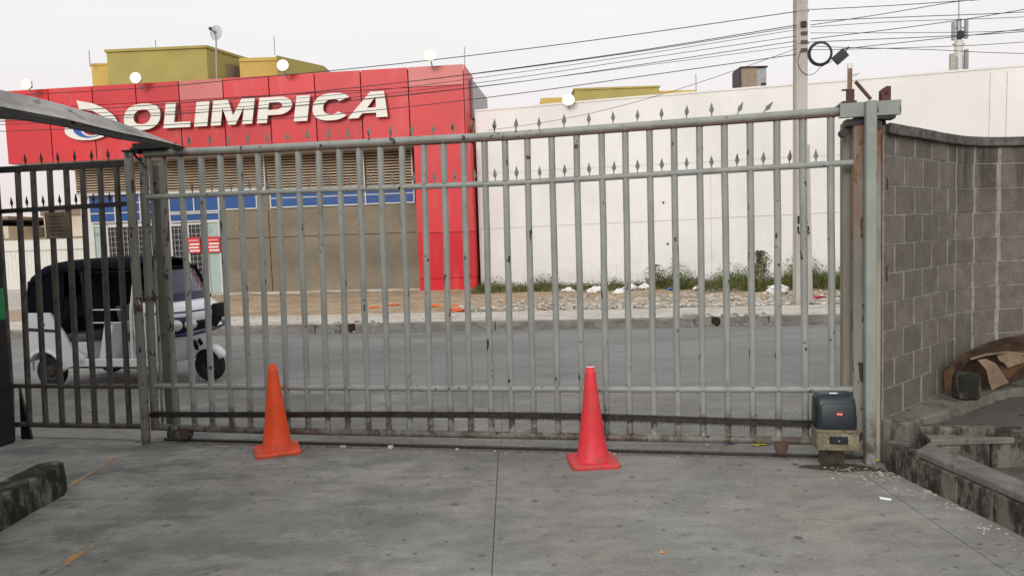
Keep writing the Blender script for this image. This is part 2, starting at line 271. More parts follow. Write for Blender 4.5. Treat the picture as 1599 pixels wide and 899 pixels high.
class MB:
    def __init__(s, frame=WORLD): s.f = frame; s.v = []; s.q = []; s.sm = []
    def add(s, verts, faces, smooth=False):
        o = len(s.v); s.v += [Vector(p) for p in verts]
        s.q += [[i+o for i in f] for f in faces]; s.sm += [smooth]*len(faces); return s
    def box(s, x0, x1, y0, y1, z0, z1):
        v = [(x, y, z) for z in (z0, z1) for y in (y0, y1) for x in (x0, x1)]
        return s.add(v, [(0, 2, 3, 1), (4, 5, 7, 6), (0, 1, 5, 4), (2, 6, 7, 3), (0, 4, 6, 2), (1, 3, 7, 5)])
    def bbox(s, x0, x1, y0, y1, z0, z1, b=.01):
        """box with chamfered edges (three stacked octagon-like rings)"""
        def ring(z, i): return [(x0+b+i, y0+i, z), (x1-b-i, y0+i, z), (x1-i, y0+b+i, z), (x1-i, y1-b-i, z), (x1-b-i, y1-i, z), (x0+b+i, y1-i, z), (x0+i, y1-b-i, z), (x0+i, y0+b+i, z)]
        v = ring(z0, b*.7)+ring(z0+b, 0)+ring(z1-b, 0)+ring(z1, b*.7)
        f = [tuple(reversed(range(8))), tuple(range(24, 32))]
        for k in range(3):
            for i in range(8): j = (i+1) % 8; f.append((k*8+i, k*8+j, k*8+8+j, k*8+8+i))
        return s.add(v, f)
    def prism(s, pts, z0, z1):
        n = len(pts); v = [(*p, z0) for p in pts]+[(*p, z1) for p in pts]
        ar = sum(pts[i][0]*pts[(i+1) % n][1]-pts[(i+1) % n][0]*pts[i][1] for i in range(n))
        f = [tuple(range(n, 2*n)), tuple(reversed(range(n)))]+[(i, (i+1) % n, n+(i+1) % n, n+i) for i in range(n)]
        if ar < 0: f = [tuple(reversed(q)) for q in f]
        return s.add(v, f)
    def slab(s, pts, y0, y1):
        """outline in the (along, height) plane, thickness y0..y1"""
        n = len(pts); v = [(p[0], y0, p[1]) for p in pts]+[(p[0], y1, p[1]) for p in pts]
        ar = sum(pts[i][0]*pts[(i+1) % n][1]-pts[(i+1) % n][0]*pts[i][1] for i in range(n))
        f = [tuple(range(n)), tuple(reversed(range(n, 2*n)))]+[((i+1) % n, i, n+i, n+(i+1) % n) for i in range(n)]
        if ar < 0: f = [tuple(reversed(q)) for q in f]
        return s.add(v, f)
    def tube(s, pts, r, n=12, caps=True, smooth=True):
        pts = [Vector(p) for p in pts]; rs = r if isinstance(r, (list, tuple)) else [r]*len(pts)
        v = []; f = []
        up = None
        for i, p in enumerate(pts):
            d = (pts[min(i+1, len(pts)-1)]-pts[max(i-1, 0)]).normalized()
            if up is None: a_ = d.orthogonal().normalized()
            else: a_ = (up-d*up.dot(d)).normalized()
            up = a_; b_ = d.cross(a_)
            v += [p+(a_*math.cos(2*math.pi*k/n)+b_*math.sin(2*math.pi*k/n))*rs[i] for k in range(n)]
        for i in range(len(pts)-1):
            for k in range(n): f.append((i*n+k, i*n+(k+1) % n, (i+1)*n+(k+1) % n, (i+1)*n+k))
        s.add(v, f, smooth)
        if caps:
            m = len(pts)-1; s.add(v[:n], [tuple(reversed(range(n)))]); s.add(v[m*n:], [tuple(range(n))])
        return s
    def bar(s, p, q, w_, h_, up=(0, 0, 1)):
        p, q = Vector(p), Vector(q); d = (q-p).normalized(); sd_ = d.cross(Vector(up))
        if sd_.length < 1e-4: sd_ = d.cross(Vector((0, 1, 0)))
        sd_.normalize(); u = sd_.cross(d)
        v = [b+sd_*(i*w_/2)+u*(j*h_/2) for b in (p, q) for i, j in ((-1, -1), (1, -1), (1, 1), (-1, 1))]
        return s.add(v, [(0, 1, 2, 3), (7, 6, 5, 4), (0, 4, 5, 1), (1, 5, 6, 2), (2, 6, 7, 3), (3, 7, 4, 0)])
    def lathe(s, prof, n=24, c=(0, 0), smooth=True):
        v = []; f = []
        for r_, z in prof: v += [(c[0]+r_*math.cos(2*math.pi*k/n), c[1]+r_*math.sin(2*math.pi*k/n), z) for k in range(n)]
        for i in range(len(prof)-1):
            for k in range(n): f.append((i*n+k, i*n+(k+1) % n, (i+1)*n+(k+1) % n, (i+1)*n+k))
        return s.add(v, f, smooth)
    def rings(s, rr, closed=True, caps=(True, True), smooth=True):
        n = len(rr[0]); v = [p for r_ in rr for p in r_]; f = []
        for i in range(len(rr)-1):
            for k in range(n if closed else n-1): f.append((i*n+k, i*n+(k+1) % n, (i+1)*n+(k+1) % n, (i+1)*n+k))
        s.add(v, f, smooth)
        if caps[0]: s.add(rr[0], [tuple(reversed(range(n)))])
        if caps[1]: s.add(rr[-1], [tuple(range(n))])
        return s
    def build(s, name, mat, parent=None, origin=None, bevel=0, **props):
        lo = [min(p[i] for p in s.v) for i in range(3)]; hi = [max(p[i] for p in s.v) for i in range(3)]
        o = Vector(origin) if origin is not None else Vector(((lo[0]+hi[0])/2, (lo[1]+hi[1])/2, lo[2]))
        me = bpy.data.meshes.new(name); me.from_pydata([p-o for p in s.v], [], s.q)
        me.polygons.foreach_set('use_smooth', s.sm); me.materials.append(mat if not isinstance(mat, str) else M[mat]); me.update()
        ob = bpy.data.objects.new(name, me); col.objects.link(ob)
        place(ob, s.f.m @ Matrix.Translation(o), parent)
        if bevel:
            b = ob.modifiers.new('bevel', 'BEVEL'); b.width = bevel; b.segments = 2; b.limit_method = 'ANGLE'; b.angle_limit = R(40)
        for k, v_ in props.items(): ob[k] = v_
        return ob
def place(ob, wm, parent=None):
    WM[ob.name] = wm.copy()
    if parent is not None:
        ob.parent = parent; ob.matrix_local = WM[parent.name].inverted() @ wm
    else: ob.matrix_world = wm
def thing(name, label, cat, frame=WORLD, at=(0, 0, 0), rz=0, group=None, kind=None):
    o = bpy.data.objects.new(name, None); col.objects.link(o); o.empty_display_size = .2
    place(o, frame.m @ Matrix.Translation(at) @ Matrix.Rotation(R(rz), 4, 'Z'))
    if kind: o['kind'] = kind
    else: tag(o, label, cat, group)
    return o
def tag(o, label, cat, group=None):
    o['label'] = label; o['category'] = cat
    if group: o['group'] = group
    return o
def again(src, name, parent, wm):
    """another piece sharing the same mesh"""
    o = bpy.data.objects.new(name, src.data); col.objects.link(o); place(o, wm, parent); return o
def struct(o): o['kind'] = 'structure'; return o

# ------------------------------------------------------------------ ground, driveway, street
struct(MB().box(-400, 400, -60, 700, -.6, -.03).build('terrain', 'earth'))
# driveway base (dirt in the joints) and separate slabs with open joints
drv = struct(MB().prism([(-9, -6), (9, -6), (9, 6.0), (2.75, 7.3), (-9, 9.3)], -.25, -.008).build('driveway', 'joint'))
g = .002
def yj(x): return 4.855-.05*x if x > 0 else 4.855-.095*x           # the cross joint
def yr(x): return 5.47-.197*(x+.04)-.05                             # front of the gate rail
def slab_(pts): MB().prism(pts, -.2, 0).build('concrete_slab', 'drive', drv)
xs = [-8.8, -2.36, -.145, 2.28, 8.8]
for i in range(4):
    gx = [.002, .0012, .003, .003, .002]; a0, a1 = xs[i]+gx[i], xs[i+1]-gx[i+1]
    jig = random.uniform(-.01, .01)
    slab_([(a0, -5.8), (a1, -5.8), (a1, 1.6-g), (a0, 1.6-g)])
    slab_([(a0, 1.6+g), (a1, 1.6+g), (a1, yj(a1)-g), (a0, yj(a0)-g)])
    slab_([(a0, yj(a0)+g), (a1, yj(a1)+g), (a1, yr(a1)), (a0, yr(a0))])
# apron outside the rail
def ye(x): return 7.86-.154*x
for x0, x1 in ((-8.8, -5.0), (-5.0, -2.3), (-2.3, -.13), (-.13, 2.5), (2.5, 5.5), (5.5, 8.8)):
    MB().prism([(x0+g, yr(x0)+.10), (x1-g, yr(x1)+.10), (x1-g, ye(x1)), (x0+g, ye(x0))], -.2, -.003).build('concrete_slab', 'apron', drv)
def yk(x): return 12.62-.12*x if x < 3 else 12.30-.115*(x-3)
stx = [-60, -30, -9, -5.3, -1.2, 2.2, 5.4, 8.3, 20, 60]
struct(MB().prism([(-60, ye(-60)+.0), (60, ye(60)), (60, yk(60)+.02)]+[(x, yk(x)+.02) for x in reversed(stx[1:-1])]+[(-60, yk(-60)+.02)], -.2, -.006).build('street', 'asphalt'))
# sidewalk: kerb stones, cement strip, dirt verge
def yb(x): return yk(x)+1.75
side = struct(MB().prism([(x, yk(x)+.17) for x in (-14, 0, 3, 14, 40)]+[(x, yb(x)) for x in (40, 14, 3, 0, -14)], -.2, .145).build('sidewalk', 'walk'))
x = -16.0; 
gaps = [(-3.12, -2.74), (3.10, 4.35)]
while x < 22:
    x2 = x+random.uniform(2.3, 3.1)
    for a_, b_ in gaps:
        if x < a_ < x2: x2 = a_
        if a_-1e-6 <= x < b_: x = b_; x2 = max(x2, b_+2.4)
    if x2 <= x: x2 = x+2.5
    for a_, b_ in gaps:
        if x < a_ < x2: x2 = a_
    m = MB(); m.prism([(x+.006, yk(x)), (x2-.006, yk(x2)), (x2-.006, yk(x2)+.165), (x+.006, yk(x)+.165)], -.1, .15+random.uniform(-.006, .004)); m.build('kerb_stone', 'kerb', side, bevel=.012)
    x = x2
for i, (a_, b_) in enumerate(gaps):
    xc = (a_+b_)/2 if i == 0 else 3.46
    t = thing('drain_pipe', ['dark drain pipe mouth in the far kerb, behind the orange cone side of the gate', 'dark drain pipe mouth in the broken far kerb near the utility pole'][i], 'drain pipe', WORLD, (xc, yk(xc)+.05, .0), 0, 'drain pipes opening through the far kerb')
    m = MB(); m.tube([(xc, yk(xc)+.03, .075), (xc, yk(xc)+.6, .08)], .07, 16, False); m.tube([(xc, yk(xc)+.6, .08), (xc, yk(xc)+.03, .075)], .062, 16, True); m.build('pipe', 'carddark', t)
    m = MB(); m.tube([(xc, yk(xc)+.06, .075), (xc, yk(xc)+.07, .075)], .055, 16); m.build('pipe_mouth', 'black', t)
    m = MB(); m.box(a_+.004, xc-.078, yk(xc)+.02, yk(xc)+.3, -.05, .125).box(xc+.078, b_-.004, yk(xc)+.015, yk(xc)+.3, -.05, .135).box(a_, b_, yk(xc)+.16, yk(xc)+.30, -.05, .14)
    for k in range(34 if i == 0 else 110):
        u = random.uniform(a_-.2, b_+.3); r_ = random.uniform(.02, .055); z_ = random.choice([0, .14]); y_ = yk(u)+(random.uniform(-.06, .06) if z_ == 0 else random.uniform(.1, .3))
        if z_ == 0 and abs(u-xc) < .05: continue
        m.add([(u-r_, y_-r_, z_), (u+r_, y_-r_*.6, z_), (u+r_*.7, y_+r_, z_), (u-r_*.6, y_+r_, z_), (u-.3*r_, y_, z_+r_), (u+.4*r_, y_, z_+r_*.8)], [(0, 1, 5, 4), (1, 2, 5), (2, 3, 4, 5), (3, 0, 4)])
    m.build('broken_kerb', 'kerb', t, kind='stuff')
# verge as a bumpy sheet between sidewalk and buildings
def verge_z(x, y): return .15+.025*math.sin(x*2.1+y)*math.sin(y*1.7)+.02*math.sin(x*5.3)*math.cos(y*4.1)
m = MB(); nx, ny = 90, 16; vv = []; ff = []
for j in range(ny+1):
    for i in range(nx+1):
        X = -13+i*.36; y0 = yb(X)-.02; y1 = 24.5; t_ = j/ny; Y = y0+(y1-y0)*t_
        vv.append((X, Y, verge_z(X, Y)*(1 if t_ > 0 else 0)+(.138 if t_ == 0 else 0)))
for j in range(ny):
    for i in range(nx): q = j*(nx+1)+i; ff.append((q, q+1, q+nx+2, q+nx+1))
m.add(vv, ff, True); struct(m.build('dirt_verge', 'dirt'))
# ground far left: pale paving reaching the boundary wall
struct(MB().prism([(-60, 15.5), (-13, yb(-13)), (-13, 45), (-60, 45)], -.1, .10).build('side_street', 'walk'))

# worn orange paint on the driveway
for pts, lab in (([(-2.475, 3.15), (-2.405, 3.15), (-2.375, 3.97), (-2.425, 3.97)], 'worn orange paint line on the driveway, at the bottom left of the picture'),
                 ([(-3.17, 4.92), (-3.12, 4.92), (-3.165, 5.62), (-3.205, 5.62)], 'faint orange paint line running from the left kerb block to the gate post')):
    tag(MB().prism(pts, .001, .0035).build('painted_line', 'roadpaint'), lab, 'road marking')
# ground rail
rl = thing('gate_track', 'dark steel gate track set in the ground under the sliding gate', 'gate track', GATE, (2.6, .10, 0))
MB(GATE).box(.05, 8.5, .085, .12, -.01, .018).build('rail', 'darkmetal', rl)
MB(GATE).box(-.2, 8.6, .05, .15, -.03, -.001).build('groove_bed', 'joint', rl)

# ------------------------------------------------------------------ sliding gate
KG = 1.0151
def gp(s_, z_, y_=.08): return (4.2+(s_-4.2)*KG, y_, 1.65+(z_-1.65)*KG)
gate = thing('sliding_gate', 'grey sliding gate of round pipes with spear tips, closed across the driveway', 'gate', GATE, (2.7, .08, 0))
poles = [(.292, .241), (.448, .421), (.632, .587), (.804, .762), (.973, .93), (1.134, 1.096), (1.305, 1.261), (1.48, 1.44), (1.652, 1.611), (1.822, 1.781), (1.985, 1.954), (2.157, 2.125), (2.331, 2.299), (2.504, 2.466), (2.659, 2.631), (2.813, 2.789), (2.974, 2.951), (3.129, 3.11), (3.297, 3.278), (3.476, 3.463), (3.658, 3.646), (3.838, 3.826), (4.006, 3.994), (4.176, 4.17), (4.345, 4.339), (4.519, 4.515), (4.687, 4.688), (4.858, 4.86), (5.034, 5.033), (5.2, 5.213), (5.38, 5.39)]
def topz(s_): return 2.418-.0115*min(s_, 3.2)/1.0*.9+(max(0, s_-3.2))*.0123
for i, (a_, b_) in enumerate(poles):
    tz = topz(a_); p = gp(a_, tz-.01); q = gp(b_, .135)
    n = 6; mid = [(p[0]+(q[0]-p[0])*t+random.uniform(-.0025, .0025)*(0 < t < 1), .08, p[2]+(q[2]-p[2])*t) for t in [k/n for k in range(n+1)]]
    MB(GATE).tube(mid, .0245, 12).build('bar', 'gateold' if i == 0 else 'gate', gate)
def rail_(pts, r_, name, mat, y_=.08): MB(GATE).tube([gp(a, b, y_) for a, b in pts], r_, 12).build(name, mat, gate)
rail_([(.12, 2.414), (1.122, 2.40), (2.2, 2.392), (3.186, 2.384), (4.1, 2.395), (5.47, 2.412)], .029, 'top_rail', 'gate')
rail_([(.15, 2.387), (1.122, 2.371), (3.186, 2.354), (5.46, 2.383)], .011, 'under_rail', 'rustrail', .06)
rail_([(.12, 2.059), (1.099, 2.054), (3.174, 2.034), (4.977, 2.056), (5.56, 2.063)], .0225, 'rail', 'gate', .074)
rail_([(.06, .494), (.999, .491), (3.122, .494), (4.967, .507), (5.56, .514)], .0225, 'rail', 'gate', .076)
rail_([(.03, .144), (.976, .134), (3.111, .139), (4.964, .145), (5.56, .145)], .029, 'bottom_rail', 'gateold')
rail_([(.108, 2.385), (.085, 1.6), (.06, .8), (.045, .12)], .034, 'end_upright', 'gateold')
rail_([(.172, 2.385), (.14, 1.2), (.12, .16)], .012, 'guide_tube', 'gateold')
m = MB(GATE); a_ = gp(5.557, 2.36); b_ = gp(5.56, .10); m.box(a_[0]-.04, a_[0]+.04, .045, .12, b_[2], a_[2]); m.build('end_upright', 'endpaint', gate, bevel=.004)
# drooping gear rack with teeth below
rk = [(.039, .256), (.985, .269), (2.1, .290), (3.116, .300), (3.6, .300), (4.072, .294), (4.6, .284), (5.4, .272)]
m = MB(GATE)
for (a_, za), (b_, zb_) in zip(rk[:-1], rk[1:]): m.bar(gp(a_, za, .035), gp(b_+.002, zb_, .035), .022, .034)
rko = m.build('gear_rack', 'rack', gate)
m = MB(GATE); s_ = 3.0
def rkz(s_):
    for (a_, za), (b_, zb_) in zip(rk[:-1], rk[1:]):
        if a_ <= s_ <= b_: return za+(zb_-za)*(s_-a_)/(b_-a_)
while s_ < 5.38:
    c = gp(s_, rkz(s_), .035); m.box(c[0]-.0035, c[0]+.0035, .026, .044, c[2]-.029, c[2]-.016); s_ += .0165
m.build('rack_teeth', 'rack', rko, kind='stuff')
m = MB(GATE)
for (a_, za), (b_, zb_) in zip(rk[:-1], rk[1:]): m.bar(gp(a_, za+.021, .05), gp(b_+.002, zb_+.021, .05), .03, .006)
m.build('rack_angle', 'darkmetal', gate)
# weld beads where bars cross the rails
m = MB(GATE)
for a_, b_ in poles:
    for z_, f_ in ((2.375, 0), (2.05, .16), (.50, .84), (.165, 1)):
        c = gp(a_+(b_-a_)*f_, z_+random.uniform(-.004, .004)); rr = random.uniform(.0275, .031)
        m.tube([(c[0], c[1], c[2]-.011), (c[0]+random.uniform(-.003, .003), c[1], c[2]), (c[0], c[1], c[2]+.011)], [rr*.82, rr, rr*.82], 9)
m.build('weld_beads', 'gateold', gate, kind='stuff')
# spear tips: flat diamond on a short neck
def spear_mesh(mat, frame, parent, base, lean=0, scale=1.0, src=None):
    wm = frame.m @ Matrix.Translation(base) @ Matrix.Rotation(lean, 4, 'Y') @ Matrix.Scale(scale, 4)
    if src is None:
        m = MB(); m.box(-.004, .004, -.002, .002, -.01, .02)
        m.add([(0, -.003, .012), (.017, 0, .045), (0, -.003, .098), (-.017, 0, .045), (0, -.0055, .045), (0, .003, .012), (0, .003, .098), (0, .0055, .045)],
              [(0, 1, 4), (1, 2, 4), (2, 3, 4), (3, 0, 4), (5, 7, 1), (1, 7, 6), (6, 7, 3), (3, 7, 5), (0, 5, 1), (1, 6, 2), (2, 6, 3), (3, 5, 0)])
        ob = m.build('spear_tip', mat, None, origin=(0, 0, 0)); place(ob, wm, parent); return ob
    o = again(src, 'spear_tip', parent, wm); return o
spear = None
ups = [a for a, b in poles]
for i in range(1, len(ups)-1):
    s_ = (ups[i]+ups[i+1])/2; lean = random.uniform(-.08, .08)
    if i == len(ups)-5: lean = .45
    if i == len(ups)-4: lean = .75
    if i < len(ups)-3:
        b_ = gp(s_, topz(s_)+.026); o = spear_mesh('galvtip' if 0 else 'gateold', GATE, gate, b_, lean, random.uniform(.92, 1.05), spear)
        spear = spear or o
    b_ = gp(s_-.004, 2.059-.0115*min(s_, 3.2)*.6+max(0, s_-3.2)*.0095+.02, .078)
    spear_mesh('gateold', GATE, gate, b_, random.uniform(-.07, .07), random.uniform(.92, 1.05), spear)
# ground wheels
for s_ in (.33, 5.05):
    c = gp(s_, .1); w_ = MB(GATE)
    w_.slab([(c[0]-.055, .125), (c[0]+.055, .125), (c[0]+.03, .03), (c[0]-.03, .03)], .045, .058).slab([(c[0]-.055, .125), (c[0]+.055, .125), (c[0]+.03, .03), (c[0]-.03, .03)], .12, .133)
    wo_ = w_.build('wheel_bracket', 'rustrail', gate)
    MB(GATE).tube([(c[0], .062, .052), (c[0], .116, .052)], .038, 18).build('roller', 'darkmetal', wo_)

# ------------------------------------------------------------------ fixed fence at left
fen = thing('side_fence', 'dark pipe fence left of the sliding gate, spear tips on its rails', 'fence', GATE, (-.7, 0, 0))
fp_ = [(-1.11, -1.196), (-.957, -1.03), (-.793, -.863), (-.631, -.698), (-.473, -.535), (-.305, -.367), (-.148, -.2)]
for a_, b_ in fp_: MB(GATE).tube([(a_, 0, 2.345), (a_+(b_-a_)*.5, random.uniform(-.003, .003), 1.25), (b_, 0, .145)], .023, 12).build('bar', 'fence', fen)
MB(GATE).bar((-1.5, 0, 2.352), (-.02, 0, 2.344), .045, .05).build('top_rail', 'fencedark', fen)
MB(GATE).bar((-1.5, -.004, 1.996), (-.03, -.004, 2.015), .045, .036).build('rail', 'fencedark', fen)
MB(GATE).tube([(-1.36, 0, .482), (-.03, 0, .488)], .02, 12).build('rail', 'fence', fen)
MB(GATE).tube([(-1.4, 0, .139), (-.03, 0, .148)], .024, 12).build('bottom_rail', 'fence', fen)
MB(GATE).tube([(-.012, -.02, 2.43), (-.02, -.02, 1.2), (-.035, -.02, 0)], .036, 14).build('end_post', 'gateold', fen)
MB(GATE).tube([(-1.40, 0, 0), (-1.37, 0, .5), (-1.34, 0, 2.3)], .03, 12).build('end_post', 'fence', fen)
sp2 = None
for i in range(7):
    if i < 6:
        s_ = (fp_[i][0]+fp_[i+1][0])/2+.01; o = spear_mesh('fencedark', GATE, fen, (s_, 0, 2.372), random.uniform(-.05, .05), 1.05, sp2); sp2 = sp2 or o
    s_ = fp_[i][0]-.085; spear_mesh('fencedark', GATE, fen, (s_, 0, 2.02), random.uniform(-.05, .05), 1.0, sp2)
t = thing('roller_bracket', 'black steel roller bracket on top of the left gate post', 'bracket', GATE, (.12, 0, 2.40))
m = MB(GATE).box(-.045, .03, -.06, .06, 2.43, 2.445).box(.02, .30, -.01, .16, 2.452, 2.50); m.box(.03, .06, .0, .12, 2.42, 2.452); m.box(-.01, .03, .0, .03, 2.445, 2.47); m.tube([(.09, .05, 2.50), (.09, .05, 2.53)], .012, 8); m.build('plate', 'blackpost', t)
MB(GATE).bar((-.02, .03, 2.44), (.10, .04, 2.30), .008, .02).build('strut', 'darkmetal', t)
# dark post with green band at the far left
t = thing('painted_post', 'thick black post with a green painted band at the left edge', 'post', GATE, (-1.45, -.12, 0))
MB(GATE).bbox(-1.62, -1.285, -.24, -.05, 0, 3.0, .02).build('shaft', 'blackpost', t)
MB(GATE).bbox(-1.624, -1.281, -.244, -.046, 1.06, 1.36, .022).build('band', 'greenband', t)
# board wired to fence
t = thing('notice_board', 'small faded brown board with unreadable lines wired to the dark fence', 'sign', GATE, (-.72, -.035, 1.74))
MB(GATE).slab([(-.845, 1.97), (-.60, 1.972), (-.612, 1.75), (-.84, 1.752)], -.036, -.028).build('board', 'dusty', t)
m = MB(GATE)
for k in range(6): m.box(-.80+.01*(k % 2), -.655-.012*((k*3) % 4), -.0375, -.0365, 1.93-k*.03, 1.936-k*.03)
m.build('lettering', 'carddark', t)
# left concrete pillar seen between the pipes
tag(MB(GATE).bbox(.015, .11, .17, .25, 0, 2.34, .008).build('concrete_pillar', 'gateold'), 'narrow weathered concrete pillar behind the left end of the gate', 'pillar')
tag(MB(GATE).slab([(-1.33, .0), (-1.22, .0), (-1.31, .47)], .03, .05).build('brace_plate', 'blackpost'), 'dark triangular brace plate at the foot of the left fence', 'brace')
# padlock and chain
t = thing('padlock', 'rusty padlock on a chain joining the gate to its left post', 'padlock', GATE, (.02, -.07, 1.13))
m = MB(GATE)
for k in range(14):
    an = k/14*2*math.pi; cx_ = .02+.065*math.cos(an); cy_ = .015+.075*math.sin(an)
    m.tube([(cx_+.013*math.cos(j/8*2*math.pi)*math.sin(an+1.57*(k % 2)), cy_, 1.225+.018*math.sin(j/8*2*math.pi)) for j in range(9)], .0045, 6)
m.build('chain', 'maroon', t)
MB(GATE).bbox(-.005, .045, -.085, -.062, 1.13, 1.185, .006).build('lock_body', 'maroon', t)
MB(GATE).tube([(.005, -.073, 1.18)]+[(.02-.015*math.cos(k/6*math.pi), -.073, 1.20+.02*math.sin(k/6*math.pi)) for k in range(7)]+[(.035, -.073, 1.18)], .004, 8).build('shackle', 'chrome', t)

# ------------------------------------------------------------------ right gate guide
t = thing('gate_guide_post', 'pale green steel guide post with crossbeam catching the right end of the gate', 'post', GATE, (5.633, -.03, 0))
MB(GATE).bbox(5.590, 5.658, -.055, .012, .0, 2.462, .006).build('post', 'postgreen', t)
MB(GATE).box(5.44, 5.82, -.0, .006, 2.368, 2.462).box(5.44, 5.82, .006, .16, 2.458, 2.464).box(5.44, 5.82, .006, .05, 2.368, 2.374).build('crossbeam', 'postgreen', t)
MB(GATE).box(5.66, 5.79, .01, .12, 2.345, 2.364).build('lower_flange', 'darkmetal', t)
MB(GATE).bar((5.535, .0, 2.60), (5.632, -.0, 2.475), .018, .02, (0, 1, 0)).build('brace', 'maroon', t)
MB(GATE).tube([(5.511, .05, 2.464), (5.513, .05, 2.70)], .0155, 10).build('rod', 'streak', t)
MB(GATE).tube([(5.513, .05, 2.695), (5.513, .05, 2.73)], .018, 10).build('rod_cap', 'white', t)
MB(GATE).box(5.495, 5.535, .02, .08, 2.465, 2.555).box(5.46, 5.50, .03, .05, 2.55, 2.56).box(5.455, 5.545, .0, .1, 2.464, 2.476).build('roller_housing', 'maroon', t)
MB(GATE).bar((5.522, .05, 2.655), (5.575, .05, 2.66), .003, .003).bar((5.522, .05, 2.64), (5.56, .05, 2.65), .003, .003).build('wire_end', 'darkmetal', t)
MB(GATE).slab([(5.708, 2.464), (5.765, 2.464), (5.765, 2.56), (5.735, 2.562), (5.708, 2.54)], .03, .04).slab([(5.708, 2.464), (5.765, 2.464), (5.765, 2.56), (5.735, 2.562), (5.708, 2.54)], .09, .10).tube([(5.737, .03, 2.515), (5.737, .10, 2.515)], .013, 12).build('roller_bracket', 'maroon', t)
MB(GATE).box(5.49, 5.60, .04, .14, 2.315, 2.36).tube([(5.475, .03, 2.27), (5.475, .10, 2.27)], .028, 10).box(5.68, 5.70, .02, .05, 2.28, 2.335).build('stop_block', 'darkmetal', t)
tag(MB(GATE).bbox(5.50, 5.572, .17, .27, 0, 2.36, .01).build('concrete_pillar', 'pillarcon'), 'beige streaked pillar behind the right end of the gate', 'pillar')
t = thing('edge_pillar', 'rough broken masonry strip between the guide post and the block wall', 'pillar', GATE, (5.73, .1, 0))
MB(GATE).bbox(5.678, 5.71, .03, .2, 0, 2.33, .004).build('timber_strip', 'streak', t)
m = MB(GATE); z_ = 0
while z_ < 2.30:
    h_ = random.uniform(.05, .13); m.bbox(5.712, 5.745+random.uniform(-.012, .012), .06+random.uniform(-.02, .02), .25, z_, min(z_+h_, 2.34), .006); z_ += h_+.004
m.build('broken_edge', 'carddark', t)

# ------------------------------------------------------------------ gate motor
class MotorMB(MB):
    def build(s, *a, **k):          # cover taller, base shallower
        for v in s.v:
            if v.z > .222: v.z = .268+(v.z-.222)*.853
            elif v.z >= .205: v.z = .255+(v.z-.205)*.765
            elif v.z > .0: v.z = .133+(v.z-.075)*.938
        return MB.build(s, *a, **k)
MOTF = Frame(0, 0, 0); MOTF.m = GATE.m @ Matrix.Translation((-.075, 0, .028))
t = thing('gate_motor', 'sliding gate motor with dark teal cover on a dirty cream base', 'gate motor', MOTF, (5.42, -.15, -.028))
def rrect(x0, x1, y0, y1, r_, z, n=4):
    p = []
    for cx_, cy_, a0 in ((x1-r_, y0+r_, -90), (x1-r_, y1-r_, 0), (x0+r_, y1-r_, 90), (x0+r_, y0+r_, 180)):
        for k in range(n+1): an = R(a0+90*k/n); p.append((cx_+r_*math.cos(an), cy_+r_*math.sin(an), z))
    return p
m = MotorMB(MOTF)
m.rings([rrect(5.303, 5.565, -.255, -.08, .03, .225), rrect(5.303, 5.565, -.255, -.08, .03, .25), rrect(5.306, 5.562, -.250, -.08, .035, .40), rrect(5.309, 5.559, -.243, -.08, .038, .445), rrect(5.318, 5.548, -.225, -.085, .035, .478), rrect(5.335, 5.532, -.200, -.09, .03, .488)])
m.build('cover', 'motorcover', t)
MotorMB(MOTF).rings([rrect(5.335, 5.54, -.262, -.25, .006, .24), rrect(5.335, 5.54, -.262, -.25, .006, .40), rrect(5.36, 5.515, -.253, -.248, .002, .425)]).build('cover_panel', 'motorcover', t)
MotorMB(MOTF).rings([rrect(5.306, 5.572, -.27, -.09, .015, .075), rrect(5.306, 5.572, -.27, -.09, .015, .19), rrect(5.306, 5.572, -.258, -.09, .015, .205)]).build('base', 'motorbase', t)
MotorMB(MOTF).rings([rrect(5.300, 5.578, -.275, -.085, .02, .205), rrect(5.300, 5.578, -.275, -.085, .02, .222)]).build('base_lip', 'motorbase', t)
MotorMB(MOTF).bbox(5.385, 5.50, -.276, -.265, .12, .175, .004).build('release_door', 'motorcover', t)
MotorMB(MOTF).tube([(5.443, -.281, .145), (5.443, -.274, .145)], .008, 10).build('lock_screw', 'chrome', t)
MotorMB(MOTF).box(5.432, 5.468, -.2655, -.2625, .336, .361).build('badge', 'red', t)
MotorMB(MOTF).box(5.436, 5.442, -.2675, -.2655, .344, .354).box(5.445, 5.447, -.2675, -.2655, .344, .354).box(5.450, 5.456, -.2675, -.2655, .344, .347).box(5.450, 5.453, -.2675, -.2655, .344, .354).box(5.459, 5.464, -.2675, -.2655, .344, .354).build('badge_print', 'white', t)
MotorMB(MOTF).box(5.405, 5.455, -.19, -.16, .486, .492).build('top_label', 'plastic', t)
MotorMB(MOTF).box(5.37, 5.53, -.05, -.01, -.03, .078).build('mounting_plate', 'motorshade', t)  # dark colour stands in for shade below the base
MotorMB(MOTF).box(5.575, 5.60, -.10, -.02, .05, .28).build('pinion_guard', 'rustrail', t)

# dark patch painting the shade and dirt under the motor onto the slab
def ground_shade(cx_, cy_, rx, ry, lab, mat, z_=.0025, fr=GATE, n=36):
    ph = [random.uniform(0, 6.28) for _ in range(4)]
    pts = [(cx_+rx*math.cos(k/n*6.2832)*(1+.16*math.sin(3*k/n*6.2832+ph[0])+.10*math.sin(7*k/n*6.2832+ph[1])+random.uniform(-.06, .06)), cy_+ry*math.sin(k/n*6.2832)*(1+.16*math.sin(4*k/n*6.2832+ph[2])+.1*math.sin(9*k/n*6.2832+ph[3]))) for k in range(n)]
    return tag(MB(fr).prism(pts, .0003, z_).build('shade_patch', mat), lab, 'dirt')
ground_shade(5.42, -.13, .26, .075, 'dark ground patch painting in shade and dirt under the gate motor', 'motorshade')
